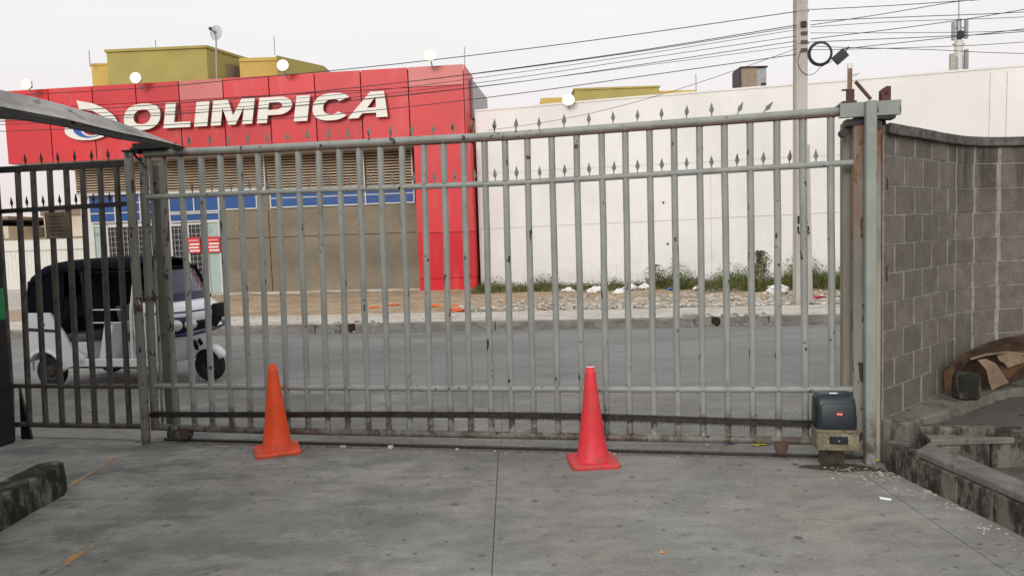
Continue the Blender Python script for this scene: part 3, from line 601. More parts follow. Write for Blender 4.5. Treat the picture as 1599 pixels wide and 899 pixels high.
# ------------------------------------------------------------------ cones
def cone(name, mat, x_, y_, h_, rz, label, ped=.17, n=28, sag=0):
    t = thing(name, label, 'traffic cone', WORLD, (x_, y_, 0), rz, 'traffic cones standing in front of the gate'); f = Frame(x_, y_, rz)
    rb = .113
    pr = [(rb+.012, .028), (rb+.008, .036), (rb, .045), (rb*.80, h_*.30), (rb*.60, h_*.55), (rb*.42, h_*.80), (.037, h_*.935), (.036, h_*.955), (.031, h_*.957), (.029, h_), (.021, h_), (.021, h_*.955), (.03, h_*.8)]
    MB(f).lathe(pr, n).build('cone_body', mat, t)
    m = MB(f); e_ = ped
    m.rings([rrect(-e_, e_, -e_, e_, .035, .0), rrect(-e_-.003, e_+.003, -e_-.003, e_+.003, .037, .012), rrect(-e_, e_, -e_, e_, .035, .026), rrect(-e_+.02, e_-.02, -e_+.02, e_-.02, .03, .031)]); m.build('base', mat, t)
cone('traffic_cone', 'orange', -1.91, 5.66, .70, 22, 'bright orange traffic cone, further left of the two by the gate')
cone('traffic_cone', 'redcone', .54, 5.115, .70, 4, 'coral red traffic cone with a whitish worn tip, right of the two by the gate')
MB(Frame(.54, 5.115, 0)).rings([[(a_*math.cos(k/20*6.2832), a_*math.sin(k/20*6.2832), z_) for k in range(20)] for a_, z_ in ((.0300, .697), (.0300, .7012), (.0235, .7025))], caps=(False, False)).build('worn_rim', 'plastic', bpy.data.objects['traffic_cone.001'])

# ------------------------------------------------------------------ block wall at right
path = [(2.515, 4.90), (2.80, 5.135), (3.06, 5.36), (3.36, 5.63), (3.62, 5.83), (3.82, 5.93), (4.02, 5.98), (4.5, 6.02), (6.2, 6.0)]
cum = [0]
for p, q in zip(path[:-1], path[1:]): cum.append(cum[-1]+math.dist(p, q))
def at_path(s_):
    for i in range(len(path)-1):
        if s_ <= cum[i+1] or i == len(path)-2:
            t_ = (s_-cum[i])/(cum[i+1]-cum[i]); return (path[i][0]+(path[i+1][0]-path[i][0])*t_, path[i][1]+(path[i+1][1]-path[i][1])*t_)
def nrm(s_):
    a_, b_ = at_path(max(0, s_-.05)), at_path(min(cum[-1], s_+.05)); d = Vector((b_[0]-a_[0], b_[1]-a_[1])).normalized(); return Vector((d.y, -d.x))
wall = thing('block_wall', 'curved grey cement block wall with dark coping, right of the gate', 'wall', WORLD, (3.4, 5.7, 0))
N = 40; outer = []; inner = []
for i in range(N+1):
    s_ = cum[-1]*i/N; p = Vector(at_path(s_)); n_ = nrm(s_); outer.append(p-n_*.001); inner.append(p-n_*.15 if i else p+Vector((.05, .16)))
MB().prism([tuple(p) for p in outer]+[tuple(p) for p in reversed(inner)], -.1, 2.24).build('mortar_core', 'mortar', wall)
for r_ in range(12):
    z0 = -.09+.2*r_; z1 = z0+.193
    s_ = .012; first = True
    while s_ < 3.3:
        Lb = .335 if s_ < 1.25 else .262
        if first and r_ % 2: Lb *= .55
        if 1.05 < s_ < 1.3 and r_ % 2: Lb = .16
        first = False
        a_, b_ = s_+.012+random.uniform(0, .008), s_+Lb-.012-random.uniform(0, .012)
        pa, pb = Vector(at_path(a_)), Vector(at_path(b_)); na, nb = nrm(a_), nrm(b_); pr_ = random.uniform(.001, .004)
        sl = .018*r_*0
        pts = [tuple(pa+na*pr_), tuple(pb+nb*pr_), tuple(pb-nb*.06), tuple(pa-na*.06)]
        MB().prism(pts, z0+random.uniform(0, .003), z1+random.uniform(-.003, .001)).build('cement_block', 'block', wall)
        s_ += Lb
m = MB(); o1 = []; i1 = []
for i in range(N+1):
    s_ = cum[-1]*i/N; p = Vector(at_path(s_)); n_ = nrm(s_); o1.append(p+n_*(.045+random.uniform(-.004, .004))); i1.append(p-n_*.20 if i else p+Vector((.05, .2)))
m.prism([tuple(p) for p in o1]+[tuple(p) for p in reversed(i1)], 2.243, 2.315); m.build('coping', 'coping', wall, bevel=.008)

# raised planter ground and kerbs
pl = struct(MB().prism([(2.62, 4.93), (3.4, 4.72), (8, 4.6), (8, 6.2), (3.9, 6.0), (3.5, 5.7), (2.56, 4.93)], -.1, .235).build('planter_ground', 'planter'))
m = MB(); fo = []; bo = []
for i in range(0, 31):
    s_ = 3.3*i/30; p = Vector(at_path(s_)); n_ = nrm(s_); wdt = .16+.13*min(1, s_/1.2); fo.append(p+n_*(wdt+random.uniform(-.012, .012))); bo.append(p+n_*.001)
m.prism([tuple(p) for p in bo]+[tuple(p) for p in reversed(fo)], .0, .305); struct(m.build('wall_ledge', 'ledge', bevel=.012))
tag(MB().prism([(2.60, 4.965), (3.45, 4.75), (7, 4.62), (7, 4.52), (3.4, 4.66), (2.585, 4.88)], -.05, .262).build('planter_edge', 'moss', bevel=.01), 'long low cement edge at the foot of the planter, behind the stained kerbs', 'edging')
# cross kerb (blocks + caps)
t = thing('cross_kerb', 'low stained kerb running right from the driveway kerb, parallel to the gate', 'kerb', WORLD, (3.2, 4.75, 0))
for a_, b_ in ((2.80, 3.13), (3.145, 3.6), (3.615, 4.2), (4.215, 4.9)):
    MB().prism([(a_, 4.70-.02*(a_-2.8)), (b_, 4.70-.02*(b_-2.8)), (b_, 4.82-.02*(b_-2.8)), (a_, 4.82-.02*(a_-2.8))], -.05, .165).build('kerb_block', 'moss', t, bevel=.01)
MB().prism([(2.74, 4.70), (4.9, 4.66), (4.9, 4.80), (2.78, 4.87)], .168, .212).build('cap', 'kerbtop', t, bevel=.008)
t = thing('driveway_kerb', 'black stained concrete kerb along the right side of the driveway', 'kerb', WORLD, (2.6, 4.2, 0))
def kx(y_): return 2.475+(4.75-y_)*.131
ys = [4.77, 4.47, 4.12, 3.86, 3.42, 2.95, 2.4]
for y1_, y0_ in zip(ys[:-1], ys[1:]):
    top = .198 if y1_ > 4.5 else .162
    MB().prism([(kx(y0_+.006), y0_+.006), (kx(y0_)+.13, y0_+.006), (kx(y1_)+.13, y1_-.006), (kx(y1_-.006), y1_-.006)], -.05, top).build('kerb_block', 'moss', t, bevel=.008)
MB().prism([(kx(2.4)+.01, 2.4), (kx(2.4)+.17, 2.4), (kx(4.55)+.20, 4.66), (kx(4.55)+.03, 4.50)], .166, .21).build('cap', 'kerbtop', t, bevel=.008)
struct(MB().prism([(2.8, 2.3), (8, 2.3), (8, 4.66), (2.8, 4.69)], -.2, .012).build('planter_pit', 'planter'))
# block stone and cardboard
t = tag(MB().bbox(3.33, 3.49, 5.33, 5.46, .306, .50, .018).build('cement_lump', 'mossdark'), 'blackened cement block standing on the ledge under the cardboard', 'block')
t = thing('cardboard_pile', 'torn brown cardboard sheets slumped against the curved block wall', 'cardboard', WORLD, (3.6, 5.55, .305))
for mat_, pts in [
    ('cardorange', [(3.301, 5.5, 0.491), (3.326, 5.468, 0.531), (3.347, 5.44, 0.56), (3.343, 5.447, 0.456), (3.336, 5.458, 0.35), (3.306, 5.496, 0.332)]),
    ('carddark', [(3.388, 5.506, 0.547), (3.438, 5.46, 0.588), (3.418, 5.48, 0.447), (3.393, 5.503, 0.348), (3.374, 5.52, 0.335)]),
    ('cardmid', [(3.291, 5.5, 0.497), (3.366, 5.51, 0.557), (3.451, 5.521, 0.612), (3.548, 5.534, 0.662), (3.683, 5.552, 0.705), (3.818, 5.57, 0.733), (3.977, 5.591, 0.75), (4.204, 5.62, 0.753), (4.205, 5.62, 0.682), (3.978, 5.591, 0.699), (3.83, 5.571, 0.682), (3.684, 5.552, 0.645), (3.559, 5.536, 0.601), (3.473, 5.524, 0.556), (3.398, 5.514, 0.515)]),
    ('carddark', [(3.403, 5.46, 0.585), (3.509, 5.473, 0.628), (3.641, 5.489, 0.666), (3.785, 5.506, 0.698), (3.936, 5.524, 0.705), (4.153, 5.55, 0.679), (4.155, 5.55, 0.599), (3.937, 5.524, 0.631), (3.776, 5.505, 0.634), (3.615, 5.486, 0.628), (3.483, 5.47, 0.585), (3.42, 5.462, 0.539)]),
    ('card', [(3.438, 5.4, 0.613), (3.563, 5.406, 0.643), (3.738, 5.414, 0.655), (3.863, 5.42, 0.63), (3.863, 5.42, 0.62), (3.738, 5.414, 0.64), (3.563, 5.406, 0.628), (3.444, 5.4, 0.599)]),
    ('carddark', [(3.419, 5.58, 0.518), (3.589, 5.597, 0.59), (3.803, 5.618, 0.61), (4.019, 5.639, 0.589), (4.237, 5.66, 0.563), (4.241, 5.66, 0.383), (4.023, 5.639, 0.395), (3.807, 5.618, 0.325), (3.485, 5.586, 0.342)]),
    ('card', [(3.458, 5.34, 0.609), (3.513, 5.329, 0.618), (3.581, 5.316, 0.58), (3.624, 5.308, 0.508), (3.667, 5.3, 0.44), (3.601, 5.313, 0.411), (3.555, 5.322, 0.382), (3.532, 5.326, 0.449), (3.518, 5.329, 0.531)]),
    ('card', [(3.587, 5.32, 0.637), (3.681, 5.331, 0.656), (3.77, 5.342, 0.646), (3.838, 5.35, 0.604), (3.918, 5.36, 0.57), (3.813, 5.347, 0.576), (3.75, 5.34, 0.565), (3.677, 5.331, 0.545), (3.645, 5.327, 0.585), (3.609, 5.323, 0.602)]),
    ('cardorange', [(3.643, 5.38, 0.552), (3.715, 5.385, 0.534), (3.796, 5.392, 0.554), (3.908, 5.4, 0.593), (3.797, 5.392, 0.51), (3.716, 5.385, 0.446), (3.675, 5.382, 0.492)]),
    ]:
    m = MB(); n_ = len(pts); cen = sum((Vector(p) for p in pts), Vector())/n_
    back = [(p[0]+.004, p[1]+.009, p[2]) for p in pts]
    m.add(pts+back, [tuple(range(n_)), tuple(reversed(range(n_, 2*n_)))]+[((i+1) % n_, i, n_+i, n_+(i+1) % n_) for i in range(n_)])
    m.build('sheet', mat_, t)

# left kerb block
m = MB(); P = [(-3.02, 3.0), (-3.055, 3.5), (-3.075, 4.0), (-3.085, 4.5), (-3.07, 4.78), (-3.12, 4.90), (-3.24, 4.93), (-3.30, 4.85), (-3.30, 4.4), (-3.29, 3.8), (-3.26, 3.0)]
m.rings([[(x_, y_, z_) for x_, y_ in P] for z_ in (-.05, .08)]+[[(x_*(1-.0)+(.012 if x_ < -3.2 else -.012), y_-.004*(y_ > 4.6), .192) for x_, y_ in P], [(x_+(.022 if x_ < -3.2 else -.022), y_-.014*(y_ > 4.6), .203) for x_, y_ in P]], smooth=False)
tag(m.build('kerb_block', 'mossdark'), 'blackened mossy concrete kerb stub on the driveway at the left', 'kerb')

# ------------------------------------------------------------------ awning at upper left
t = thing('awning', 'weathered zinc roof edge of a shelter reaching over the left gate post', 'awning', WORLD, (-2.75, 4.5, 2.4))
TU = [(2.2, 2.45), (3.87, 2.508), (4.36, 2.527), (5.06, 2.522), (5.4, 2.506), (6.05, 2.468)]; TL = [(2.2, 2.35), (3.86, 2.408), (4.4, 2.432), (5.05, 2.438), (5.4, 2.451), (6.05, 2.459)]; TB = [(2.2, 2.32), (3.85, 2.376), (4.4, 2.406), (5.05, 2.413), (5.4, 2.432), (6.0, 2.452)]
def lerp(T, x_):
    for (a_, b_), (c_, d_) in zip(T[:-1], T[1:]):
        if x_ <= c_: return b_+(d_-b_)*(x_-a_)/(c_-a_)
    return T[-1][1]
m = MB(); vv = []; ff = []; K = 28
for k in range(K+1):
    y_ = 2.2+(6.05-2.2)*k/K; f_ = 1
    xe = -2.635; zb_ = lerp(TL, y_); hh = max(.004, lerp(TU, y_)-zb_)*(1.0+.015*math.sin(k*2.3))
    sec = [(xe, zb_), (xe-.008, zb_+hh*.22), (xe-.020, zb_+hh*.26), (xe-.022, zb_+hh*.55), (xe-.034, zb_+hh*.60), (xe-.040, zb_+hh*.95), (xe-.045, zb_+hh), (xe-.12, zb_+hh*.97), (xe-.11, zb_+.0)]
    vv += [(sx, y_, sz) for sx, sz in sec]
ns = 9
for k in range(K):
    for j in range(ns): ff.append((k*ns+j, k*ns+(j+1) % ns, (k+1)*ns+(j+1) % ns, (k+1)*ns+j))
m.add(vv, ff); m.add(vv[-ns:], [tuple(range(ns))]); m.build('roof_edge', 'awn', t)
m = MB()
for (a_, b_), (c_, d_) in zip(TB[:-1], TB[1:]): m.bar((-2.665, a_, b_), (-2.665, c_+.003, d_), .03, .03)
m.build('edge_beam', 'blackpost', t)
m = MB(); m.add([(-2.79, -4, 2.14+.06), (-2.79, 4.2, 2.40), (-6.5, 4.2, 2.62), (-6.5, -4, 2.42), (-2.79, -4, 2.26), (-2.79, 4.2, 2.46), (-6.5, 4.2, 2.68), (-6.5, -4, 2.48)], [(3, 2, 1, 0), (4, 5, 6, 7), (0, 1, 5, 4), (1, 2, 6, 5), (2, 3, 7, 6), (3, 0, 4, 7)]); m.build('roof_sheet', 'awn', t)
for y_ in (5.3, 4.5, 5.85): MB().bar((-2.655, y_, 2.425+.02*(y_-5)), (-2.66, y_+.02, 2.455+.02*(y_-5)), .02, .012).build('clip', 'blackpost', t)

# unseen building added beyond the left edge to shade fence and ground
t = thing('shade_house', 'unseen plastered building added left of the driveway to shade the fence', 'building', WORLD, (-6, 0, 0))
MB().box(-9, -3.55, -7, 3.3, 0, 3.6).build('wall', 'plaster', t)
MB().box(-9.2, -3.35, -7.2, 3.5, 3.602, 3.72).build('roof_slab', 'coping', t)
MB().box(-3.549, -3.53, .5, 1.6, 1.0, 2.1).build('window', 'glassdark', t)
# ------------------------------------------------------------------ supermarket
shop = thing('supermarket', 'red clad supermarket with blue windows across the street', 'building', SHOP, (.5, 1, .15))
KS = 1.0395
def sb(s_, z_): return (10.86+(s_-10.86)*KS, 1.65+(z_-1.65)*KS)      # a point of the wall, which stands 0.8 m behind the cladding
def sx(s_): return sb(s_, 0)[0]
def sz(z_): return sb(0, z_)[1]
WY = .8
MB(SHOP).box(sx(.10), 6.2, WY, WY+.25, 0, sz(2.66)).build('wall', 'plaster', shop)
MB(SHOP).box(sx(.10), 6.2, WY+.02, WY+.25, sz(2.66)+.002, 6.0).build('wall', 'plaster', shop)
MB(SHOP).box(sx(-4.33), sx(.10)-.004, WY+.12, WY+.3, 0, 4.4).build('entrance_wall', 'alu', shop)
MB(SHOP).box(-6.45, 7.4, .06, 5.0, 4.32, 6.40).build('upper_block', 'seam', shop)
MB(SHOP).box(sx(-4.36), 7.35, WY+.3, 14, 0, 4.30).build('main_block', 'plaster', shop)
MB(SHOP).box(-6.43, 6.0, .03, WY+.2, 4.275, 4.315).build('soffit', 'soffit', shop)
se = [-6.47, -5.0, -3.6, -2.235, -.895, .448, 1.833, 3.192, 4.54, 5.912, 7.49]
for i in range(10):
    a_, b_ = se[i]+.017, se[i+1]-.017
    MB(SHOP).box(a_, b_, -.0, .055, 5.885, 6.43+.004*random.random()).build('cladding_panel', 'acppale' if i in (4, 9) else 'acp', shop)
    MB(SHOP).box(a_, b_, -.0, .055, 4.28 if i < 9 else 4.28, 5.868).build('cladding_panel', 'acp', shop)
# right return and column
MB(SHOP).box(7.495, 7.52, .0, 1.5, 4.0, 6.42).build('cladding_return', 'acp', shop)
MB(SHOP).box(7.53, 7.60, .9, 4.0, 5.1, 6.2).build('side_trim', 'galv', shop)
MB(SHOP).box(6.02, 7.6, .06, 1.3, 0, 4.27).build('column_core', 'seam', shop)
for z0, z1, mt in ((1.80, 4.262, 'acp'), (.50, 1.785, 'acpdeep'), (.16, .485, 'acpdeep')):
    MB(SHOP).box(6.0, 7.62, .0, .055, z0, z1).build('column_panel', mt, shop)
    MB(SHOP).box(7.602, 7.625, .058, 1.3, z0, z1).build('column_panel', mt, shop)
MB(SHOP).box(5.95, 7.7, -.04, 1.3, 0, .158).build('column_plinth', 'soffit', shop)
# louvres
def louvre(s0, s1, z0, z1, n):
    a_, b_ = sx(s0), sx(s1); c, d = sz(z0), sz(z1)
    f_ = MB(SHOP).box(a_, b_, WY-.02, WY+.015, c, d).build('louvre', 'louvredark', shop)
    for k in range(n):
        z_ = c+(d-c)*(k+.5)/n; h_ = (d-c)/n
        m = MB(SHOP); m.add([(a_, WY-.075, z_-h_*.16), (b_, WY-.075, z_-h_*.16), (b_, WY-.03, z_+h_*.20), (a_, WY-.03, z_+h_*.20), (a_, WY-.068, z_-h_*.28), (b_, WY-.068, z_-h_*.28), (b_, WY-.022, z_+h_*.08), (a_, WY-.022, z_+h_*.08)], [(0, 1, 2, 3), (7, 6, 5, 4), (0, 4, 5, 1), (3, 2, 6, 7), (0, 3, 7, 4), (1, 5, 6, 2)]); m.build('slat', 'slat', f_)
    m = MB(SHOP)
    m.box(a_-.02, b_+.02, WY-.11, WY-.02, c-.07, c-.005); m.box(b_+.001, b_+.03, WY-.11, WY-.02, c-.004, d); m.build('louvre_frame', 'alu', f_)
louvre(-4.31, -1.93, 3.30, 4.35, 14)
louvre(-1.45, 1.58, 3.26, 4.35, 14)
louvre(1.65, 4.53, 3.18, 4.35, 15)
louvre(4.60, 5.93, 3.15, 4.35, 15)
# windows
def window(s0, s1, z0, z1, nv, nh, mat='blue', name='window', y_=None):
    y_ = WY-.02 if y_ is None else y_
    a_, b_ = sx(s0), sx(s1); c, d = sz(z0), sz(z1)
    m = MB(SHOP); fw = .035
    m.box(a_, b_, y_-.03, y_+.02, c, c+fw); m.box(a_, b_, y_-.03, y_+.02, d-fw, d)
    for i in range(nv+1): x_ = a_+(b_-a_-fw)*i/nv; m.box(x_, x_+fw, y_-.028, y_+.02, c+fw+.001, d-fw-.001)
    for j in range(1, nh): z_ = c+(d-c)*j/nh; m.box(a_+fw, b_-fw, y_-.026, y_+.018, z_-.015, z_+.015)
    f_ = m.build(name, 'alu', shop)
    for i in range(nv):
        for j in range(nh):
            x0_ = a_+(b_-a_-fw)*i/nv+fw+.001; x1_ = a_+(b_-a_-fw)*(i+1)/nv-.001; z0_ = c+(d-c)*j/nh+.02; z1_ = c+(d-c)*(j+1)/nh-.02
            MB(SHOP).box(x0_, x1_, y_, y_+.01, z0_, z1_).build('pane', mat, f_)
window(1.69, 5.97, 2.66, 3.14, 3, 1)
MB(SHOP).box(sx(1.72), sx(5.97), WY-.04, WY-.022, sz(2.93), sz(2.955)).build('window_bar', 'alu', shop)
window(-1.46, .10, 2.64, 3.20, 2, 1, y_=WY+.05)
window(-1.46, .10, 2.36, 2.62, 3, 1, y_=WY+.05)
window(.12, 1.30, 2.66, 3.20, 1, 1)
window(-3.99, -1.55, 2.42, 3.27, 3, 3, y_=WY+.05)
# doors with grilles
def door(s0, s1, z0, z1, grille, leaf='doorgreen'):
    a_, b_ = sx(s0), sx(s1); c, d = sz(z0), sz(z1); y_ = WY+.06
    m = MB(SHOP); m.box(a_, a_+.05, y_-.05, y_+.05, c, d); m.box(b_-.05, b_, y_-.05, y_+.05, c, d); m.box(a_+.051, b_-.051, y_-.05, y_+.05, d-.05, d)
    o = m.build('door', 'alu', shop)
    if grille:
        MB(SHOP).box(a_+.052, b_-.052, y_, y_+.01, c, d-.052).build('pane', 'glassdark', o)
        m = MB(SHOP); n = max(2, int((b_-a_)/.13))
        for i in range(1, n): x_ = a_+(b_-a_)*i/n; m.box(x_-.008, x_+.008, y_-.03, y_-.015, c, d-.052)
        k = c
        while k < d-.1: m.box(a_+.052, b_-.052, y_-.031, y_-.016, k, k+.014); k += .17
        m.build('grille', 'galv', o)
    else:
        MB(SHOP).box(a_+.052, b_-.052, y_-.01, y_+.01, c, d-.052).build('leaf', leaf, o)
        MB(SHOP).tube([((a_+b_)/2-.1, y_-.02, d-.28), ((a_+b_)/2-.1, y_-.011, d-.28)], .07, 16).build('badge', 'galv', o)
door(-3.93, -3.50, .2, 2.36, False)
door(-3.48, -2.70, .2, 2.33, True)
door(-2.60, -1.55, .2, 2.33, True)
door(-1.47, -.95, .2, 2.30, True)
door(-.93, -.40, .2, 2.32, True)
door(-.36, .08, .2, 2.37, False)
for s0, s1 in ((-.90, -.52), (-.30, .09)):
    o = MB(SHOP).box(sx(s0), sx(s1), WY-.04, WY-.02, sz(1.44), sz(1.90)).build('notice', 'signred', shop)
    m = MB(SHOP)
    a_, b_ = sx(s0)+.03, sx(s1)-.03
    for k in range(4): z_ = sz(1.87)-.055-.10*k; m.box(a_+.02*(k % 2), b_-.03*((k+1) % 2), WY-.043, WY-.041, z_-(.05 if k else .02), z_)
    m.build('notice_text', 'white', o)
MB(SHOP).box(sx(.10), sx(5.95), WY-.012, WY-.001, sz(1.82), sz(1.835)).build('wall_joint', 'carddark', shop)
MB(SHOP).box(sx(1.60), sx(1.615), WY-.012, WY-.001, .2, sz(2.6)).build('wall_joint', 'carddark', shop)
MB(SHOP).box(sx(-4.33), 6.0, WY-.35, WY, -.05, .19).build('step', 'walk', shop)

# ------------------------------------------------------------------ sign lettering
sign = thing('store_sign', 'raised cream letters OLIMPICA beside an oval logo on the red facade', 'sign', SHOP, (1, 0, 5.05))
def curve_mesh(name, loops, y0, depth, mat, parent, side=None):
    cu = bpy.data.curves.new(name, 'CURVE'); cu.dimensions = '2D'; cu.fill_mode = 'BOTH'; cu.extrude = depth/2
    for lp in loops:
        s_ = cu.splines.new('POLY'); s_.points.add(len(lp)-1)
        for p, q in zip(s_.points, lp): p.co = (q[0], q[1], 0, 1)
        s_.use_cyclic_u = True
    ob = bpy.data.objects.new('tmp', cu); col.objects.link(ob)
    me = bpy.data.meshes.new_from_object(ob.evaluated_get(bpy.context.evaluated_depsgraph_get())); bpy.data.objects.remove(ob)
    me.transform(Matrix(((1, 0, 0, 0), (0, 0, -1, y0), (0, 1, 0, 0), (0, 0, 0, 1))))
    xs_ = [v.co.x for v in me.vertices]; zs_ = [v.co.z for v in me.vertices]; o = Vector(((min(xs_)+max(xs_))/2, y0, min(zs_)))
    me.transform(Matrix.Translation(-o)); me.name = name; me.materials.clear(); me.materials.append(M[mat])
    if side:
        me.materials.append(M[side])
        for p in me.polygons:
            if abs(p.normal.y) < .5: p.material_index = 1
            else: p.material_index = 0
    o2 = bpy.data.objects.new(name, me); col.objects.link(o2); place(o2, SHOP.m @ Matrix.Translation(o), parent); return o2
def ell(cx_, cz_, a_, b_, n=40, ex=2.0, a0=0, a1=360):
    o = []
    for k in range(n if a1-a0 == 360 else n+1):
        t_ = R(a0+(a1-a0)*k/n); c, s_ = math.cos(t_), math.sin(t_)
        o.append((cx_+a_*math.copysign(abs(c)**(2/ex), c), cz_+b_*math.copysign(abs(s_)**(2/ex), s_)))
    return o
SH = .17
def letter(ch, s0, s1, loops, zb_=5.08, h_=.715):
    ww = s1-s0-SH*h_
    lp = [[(s0+x_*ww+SH*z_*h_, zb_+z_*h_) for x_, z_ in l] for l in loops]
    curve_mesh('letter', lp, -.10, .09, 'letter', sign, 'lettershade')
letter('O', -2.62, -1.37, [ell(.5, .5, .5, .53, 44, 2.4), ell(.5, .5, .235, .29, 36, 2.2)])
letter('L', -1.36, -.42, [[(0, 0), (1, 0), (1, .22), (.38, .22), (.38, 1), (0, 1)]])
letter('I', -.42, .10, [[(0, 0), (1, 0), (1, 1), (0, 1)]])
letter('M', .09, 1.46, [[(0, 0), (.24, 0), (.24, .68), (.43, 0), (.60, 0), (.76, .68), (.76, 0), (1, 0), (1, 1), (.68, 1), (.52, .36), (.35, 1), (0, 1)]])
letter('P', 1.48, 2.60, [[(0, 0), (.30, 0), (.30, .30), (.62, .30)]+[(.62+.38*math.sin(R(a_)), .65-.35*math.cos(R(a_))) for a_ in range(12, 180, 12)]+[(.62, 1), (0, 1)], [(.30, .50), (.55, .50)]+[(.55+.16*math.sin(R(a_)), .645-.145*math.cos(R(a_))) for a_ in range(20, 180, 20)]+[(.55, .79), (.30, .79)]])
letter('I', 2.58, 3.10, [[(0, 0), (1, 0), (1, 1), (0, 1)]])
ou = ell(.5, .5, .52, .53, 40, 2.4, 36, 322); inn = list(reversed(ell(.5, .5, .24, .29, 34, 2.2, 42, 318)))
letter('C', 3.12, 4.32, [ou+inn])
letter('A', 4.18, 5.40, [[(-.02, 0), (.26, 0), (.36, .18), (.72, .18), (.74, 0), (1.04, 0), (.86, 1), (.50, 1)], [(.46, .38), (.70, .38), (.655, .80)]])
def tilt(pts, cx_, cz_, an):
    c, s_ = math.cos(an), math.sin(an); return [(cx_+(x_-cx_)*c-(z_-cz_)*s_, cz_+(x_-cx_)*s_+(z_-cz_)*c) for x_, z_ in pts]
lg = curve_mesh('logo', [tilt(ell(-3.72, 5.20, .78, .34, 48), -3.72, 5.20, .05)], -.05, .07, 'letter', sign, 'lettershade')
curve_mesh('logo_eye', [tilt(ell(-3.70, 5.23, .52, .30, 40), -3.70, 5.23, .05)], -.094, .012, 'logoblue', lg)
curve_mesh('logo_ring', [tilt(ell(-3.62, 5.22, .36, .265, 40), -3.62, 5.22, .05)], -.106, .012, 'letter', lg)
curve_mesh('logo_pupil', [tilt(ell(-3.60, 5.225, .31, .235, 40), -3.60, 5.225, .05)], -.118, .012, 'logored', lg)
curve_mesh('logo_swoosh', [[(-4.02, 6.02), (-3.95, 5.74), (-3.55, 5.70), (-3.1, 5.45), (-2.92, 5.22), (-2.74, 5.28), (-2.88, 5.52), (-3.15, 5.74), (-3.5, 5.90)]], -.09, .07, 'letter', sign, 'lettershade')

# floodlights, rods, dish on top
def flood(s_, y_, z_, warm, label, frame=SHOP, base=None):
    t = thing('floodlight', label, 'floodlight', frame, (s_, y_, z_-.25), 0, 'lit floodlights along the roof edge')
    MB(frame).bbox(s_-.12, s_+.12, y_-.0, y_+.08, z_-.10, z_+.10, .02).build('housing', 'galv', t)
    MB(frame).rings([[(s_+a_*1.12*math.cos(k/20*6.2832), y_+b_, z_+a_*math.sin(k/20*6.2832)) for k in range(20)] for a_, b_ in ((.085, -.03), (.082, -.055), (.06, -.08), (.01, -.09))]).build('lens', 'litwarm' if warm else 'lit', t)
    MB(frame).rings([[(s_+a_*1.12*math.cos(k/20*6.2832), y_+b_, z_+a_*math.sin(k/20*6.2832)) for k in range(20)] for a_, b_ in ((.07, .0), (.095, -.035), (.145, -.055), (.152, -.05), (.12, .0))]).build('halo_ring', 'glowwarm' if warm else 'glow', t)  # self-glowing ring that draws the halo
    MB(frame).bar((s_, y_+.05, z_-.1), (s_, y_+.25, (base or z_-.3)), .03, .03).build('arm', 'galv', t)
flood(-5.36, -.35, 6.50, True, 'lit warm floodlight above the roof edge at the far left of the red facade')
flood(-1.95, -.35, 6.50, False, 'lit white floodlight above the letter L of the sign')
flood(2.45, -.35, 6.60, False, 'lit white floodlight in front of the olive building corner')
flood(6.65, -.35, 6.62, True, 'lit warm floodlight on the right end of the red facade')
flood(2.82, -.20, 5.33, False, 'lit white floodlight on top of the white wall', WHITE, 5.1)
tag(MB(SHOP).tube([(7.50, .2, 6.3), (7.52, .2, 6.95)], .014, 6).build('lightning_rod', 'galv'), 'thin lightning rod at the right corner of the red facade', 'rod', 'lightning rods on the roofs')
for x_, z0, z1, lab in ((-19.8, 10.3, 11.1, 'thin lightning rod on the left end of the ochre block'), (-16.6, 10.7, 11.5, 'thin lightning rod over the middle of the olive block'), (-10.95, 10.6, 11.5, 'thin lightning rod at the right corner of the ochre block')):
    tag(MB().tube([(x_, 35.3, z0), (x_, 35.3, z1)], .022, 6).build('lightning_rod', 'galv'), lab, 'rod', 'lightning rods on the roofs')
tag(MB().tube([(13.0, 50.2, 11.0), (13.0, 50.2, 12.2)], .03, 6).build('lightning_rod', 'galv'), 'thin lightning rod on the distant block behind the white wall', 'rod', 'lightning rods on the roofs')
t = thing('satellite_dish', 'small grid satellite dish on a tall mast above the red facade', 'antenna', WORLD, (-11.7, 30, 6.5))
MB().tube([(-11.80, 30, 6.5), (-11.65, 30, 10.1)], .035, 8).build('mast', 'galv', t)
f = Frame(-11.64, 29.95, -20); m = MB(f)
for rr in (.08, .15, .22, .28): m.tube([(rr*math.cos(k/24*6.2832), -.02+.5*rr*rr, 10.2+rr*math.sin(k/24*6.2832)) for k in range(25)], .012, 5, False)
for k in range(12): an = k/12*6.2832; m.tube([(0, -.02, 10.2), (.28*math.cos(an), .02, 10.2+.28*math.sin(an))], .009, 5)
m.build('grid_dish', 'galv', t)
MB(f).bar((0, -.02, 10.2), (.02, -.28, 10.28), .03, .03).box(-.05, .05, -.32, -.24, 10.24, 10.34).build('feed_horn', 'darkmetal', t)

